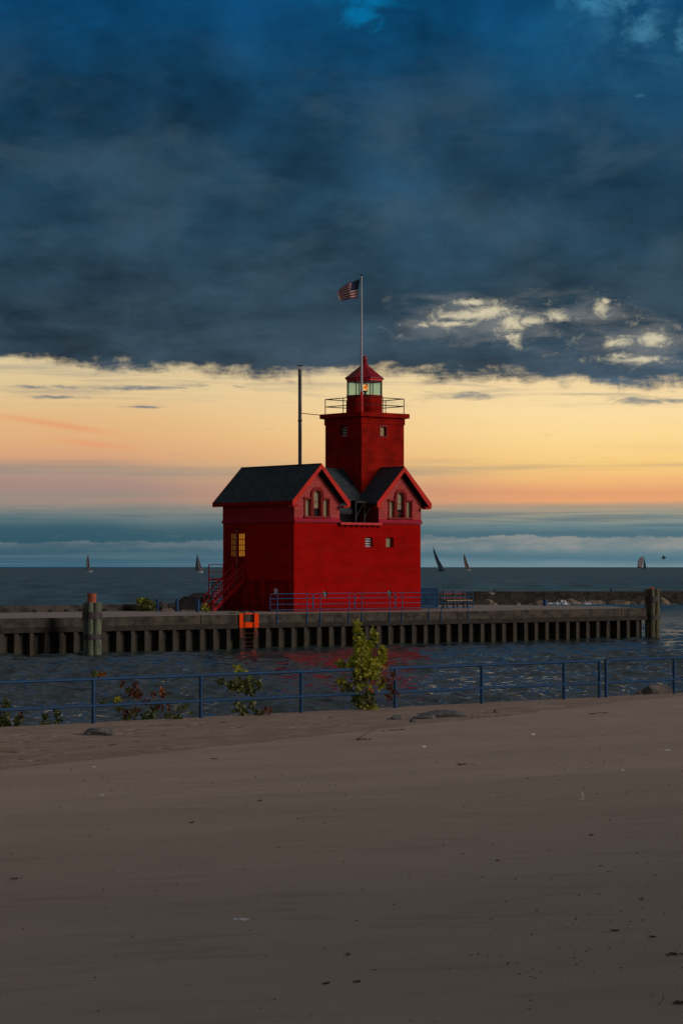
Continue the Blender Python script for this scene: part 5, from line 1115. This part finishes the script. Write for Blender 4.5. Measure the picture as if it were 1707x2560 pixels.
drift('dry_leaf', 1242, 2152, 2, 0.01, 0.045, DRYD, 'dark leaf in the middle of bare sand down from the feather', 18)
drift('dry_leaf', 1600, 2248, 2, 0.01, 0.045, DRYD, 'black scrap to the lower right of the feather', 19)
drift('dry_leaf', 535, 1897, 2, 0.03, 0.08, DRYD, 'dark curled leaf on the crest line of the beach', 20)
# feather
p = on_sand(1456, 1999); b = MB(); q = at(1452, 1976, p.y); b.path([p, (p + q) / 2 + Vector((0.008, 0, 0)), q], 0.002, 0.001, 4)
o = len(b.v); u = (q - p); sd_ = Vector((1, 0.2, 0)).normalized()
for i in range(8): t_ = 0.15 + 0.85 * i / 7; wv = 0.011 * math.sin(math.pi * (0.1 + 0.85 * i / 7)); b.v += [p + u * t_ - sd_ * wv, p + u * t_ + Vector((0, -0.002, 0)), p + u * t_ + sd_ * wv]
for i in range(7): a_ = o + 3 * i; b.f += [(a_, a_ + 1, a_ + 4, a_ + 3), (a_ + 1, a_ + 2, a_ + 5, a_ + 4)]; b.mi += [0, 0]
b.mi = [0] * len(b.f); b.tube(p + Vector((-0.035, 0, 0.008)), p + Vector((0.03, 0, 0.004)), 0.005, 0.002, 6)
tag(b.build('feather', FEATH), 'white feather standing upright in the sand', 'feather')
# small dark crumbs, too many to tell apart
b = MB(); rnd = random.Random(77)
for k in range(620):
    px = rnd.uniform(-150, 1860); py = 1930 + 700 * rnd.random() ** 1.2
    if rnd.random() < 0.25: px = rnd.gauss(1500, 180); py = rnd.gauss(2330, 90)
    if rnd.random() < 0.25: py = rnd.uniform(1800, 1990)
    p = on_sand(px, py) if py < 2600 else on_sand(px, 2590); leafscrap(b, p, rnd.choice([0.005, 0.007, 0.010, 0.015]) * (0.75 + p.y / 30), rnd, 0.8)
tag(b.build('litter', DRYD), 'scattered tiny dark crumbs of leaf and bark over the sand', 'litter', kind='stuff')
b = MB()
for (px, py, s_) in ((236, 1917, .03), (256, 1987, .035), (1552, 1925, .03), (415, 1947, .02), (1228, 1989, .02), (590, 2296, .03), (606, 2297, .03), (1057, 1867, .05), (1664, 1875, .04), (1330, 1836, .04), (620, 2295, .02)):
    p = on_sand(px, py); rock_mesh(b, (p.x, p.y, p.z - 0.002), s_, s_ * .6, s_ * .45, int(px), 2)
tag(b.build('shells', WHITE), 'scattered white shell fragments on the sand', 'shells', kind='stuff')
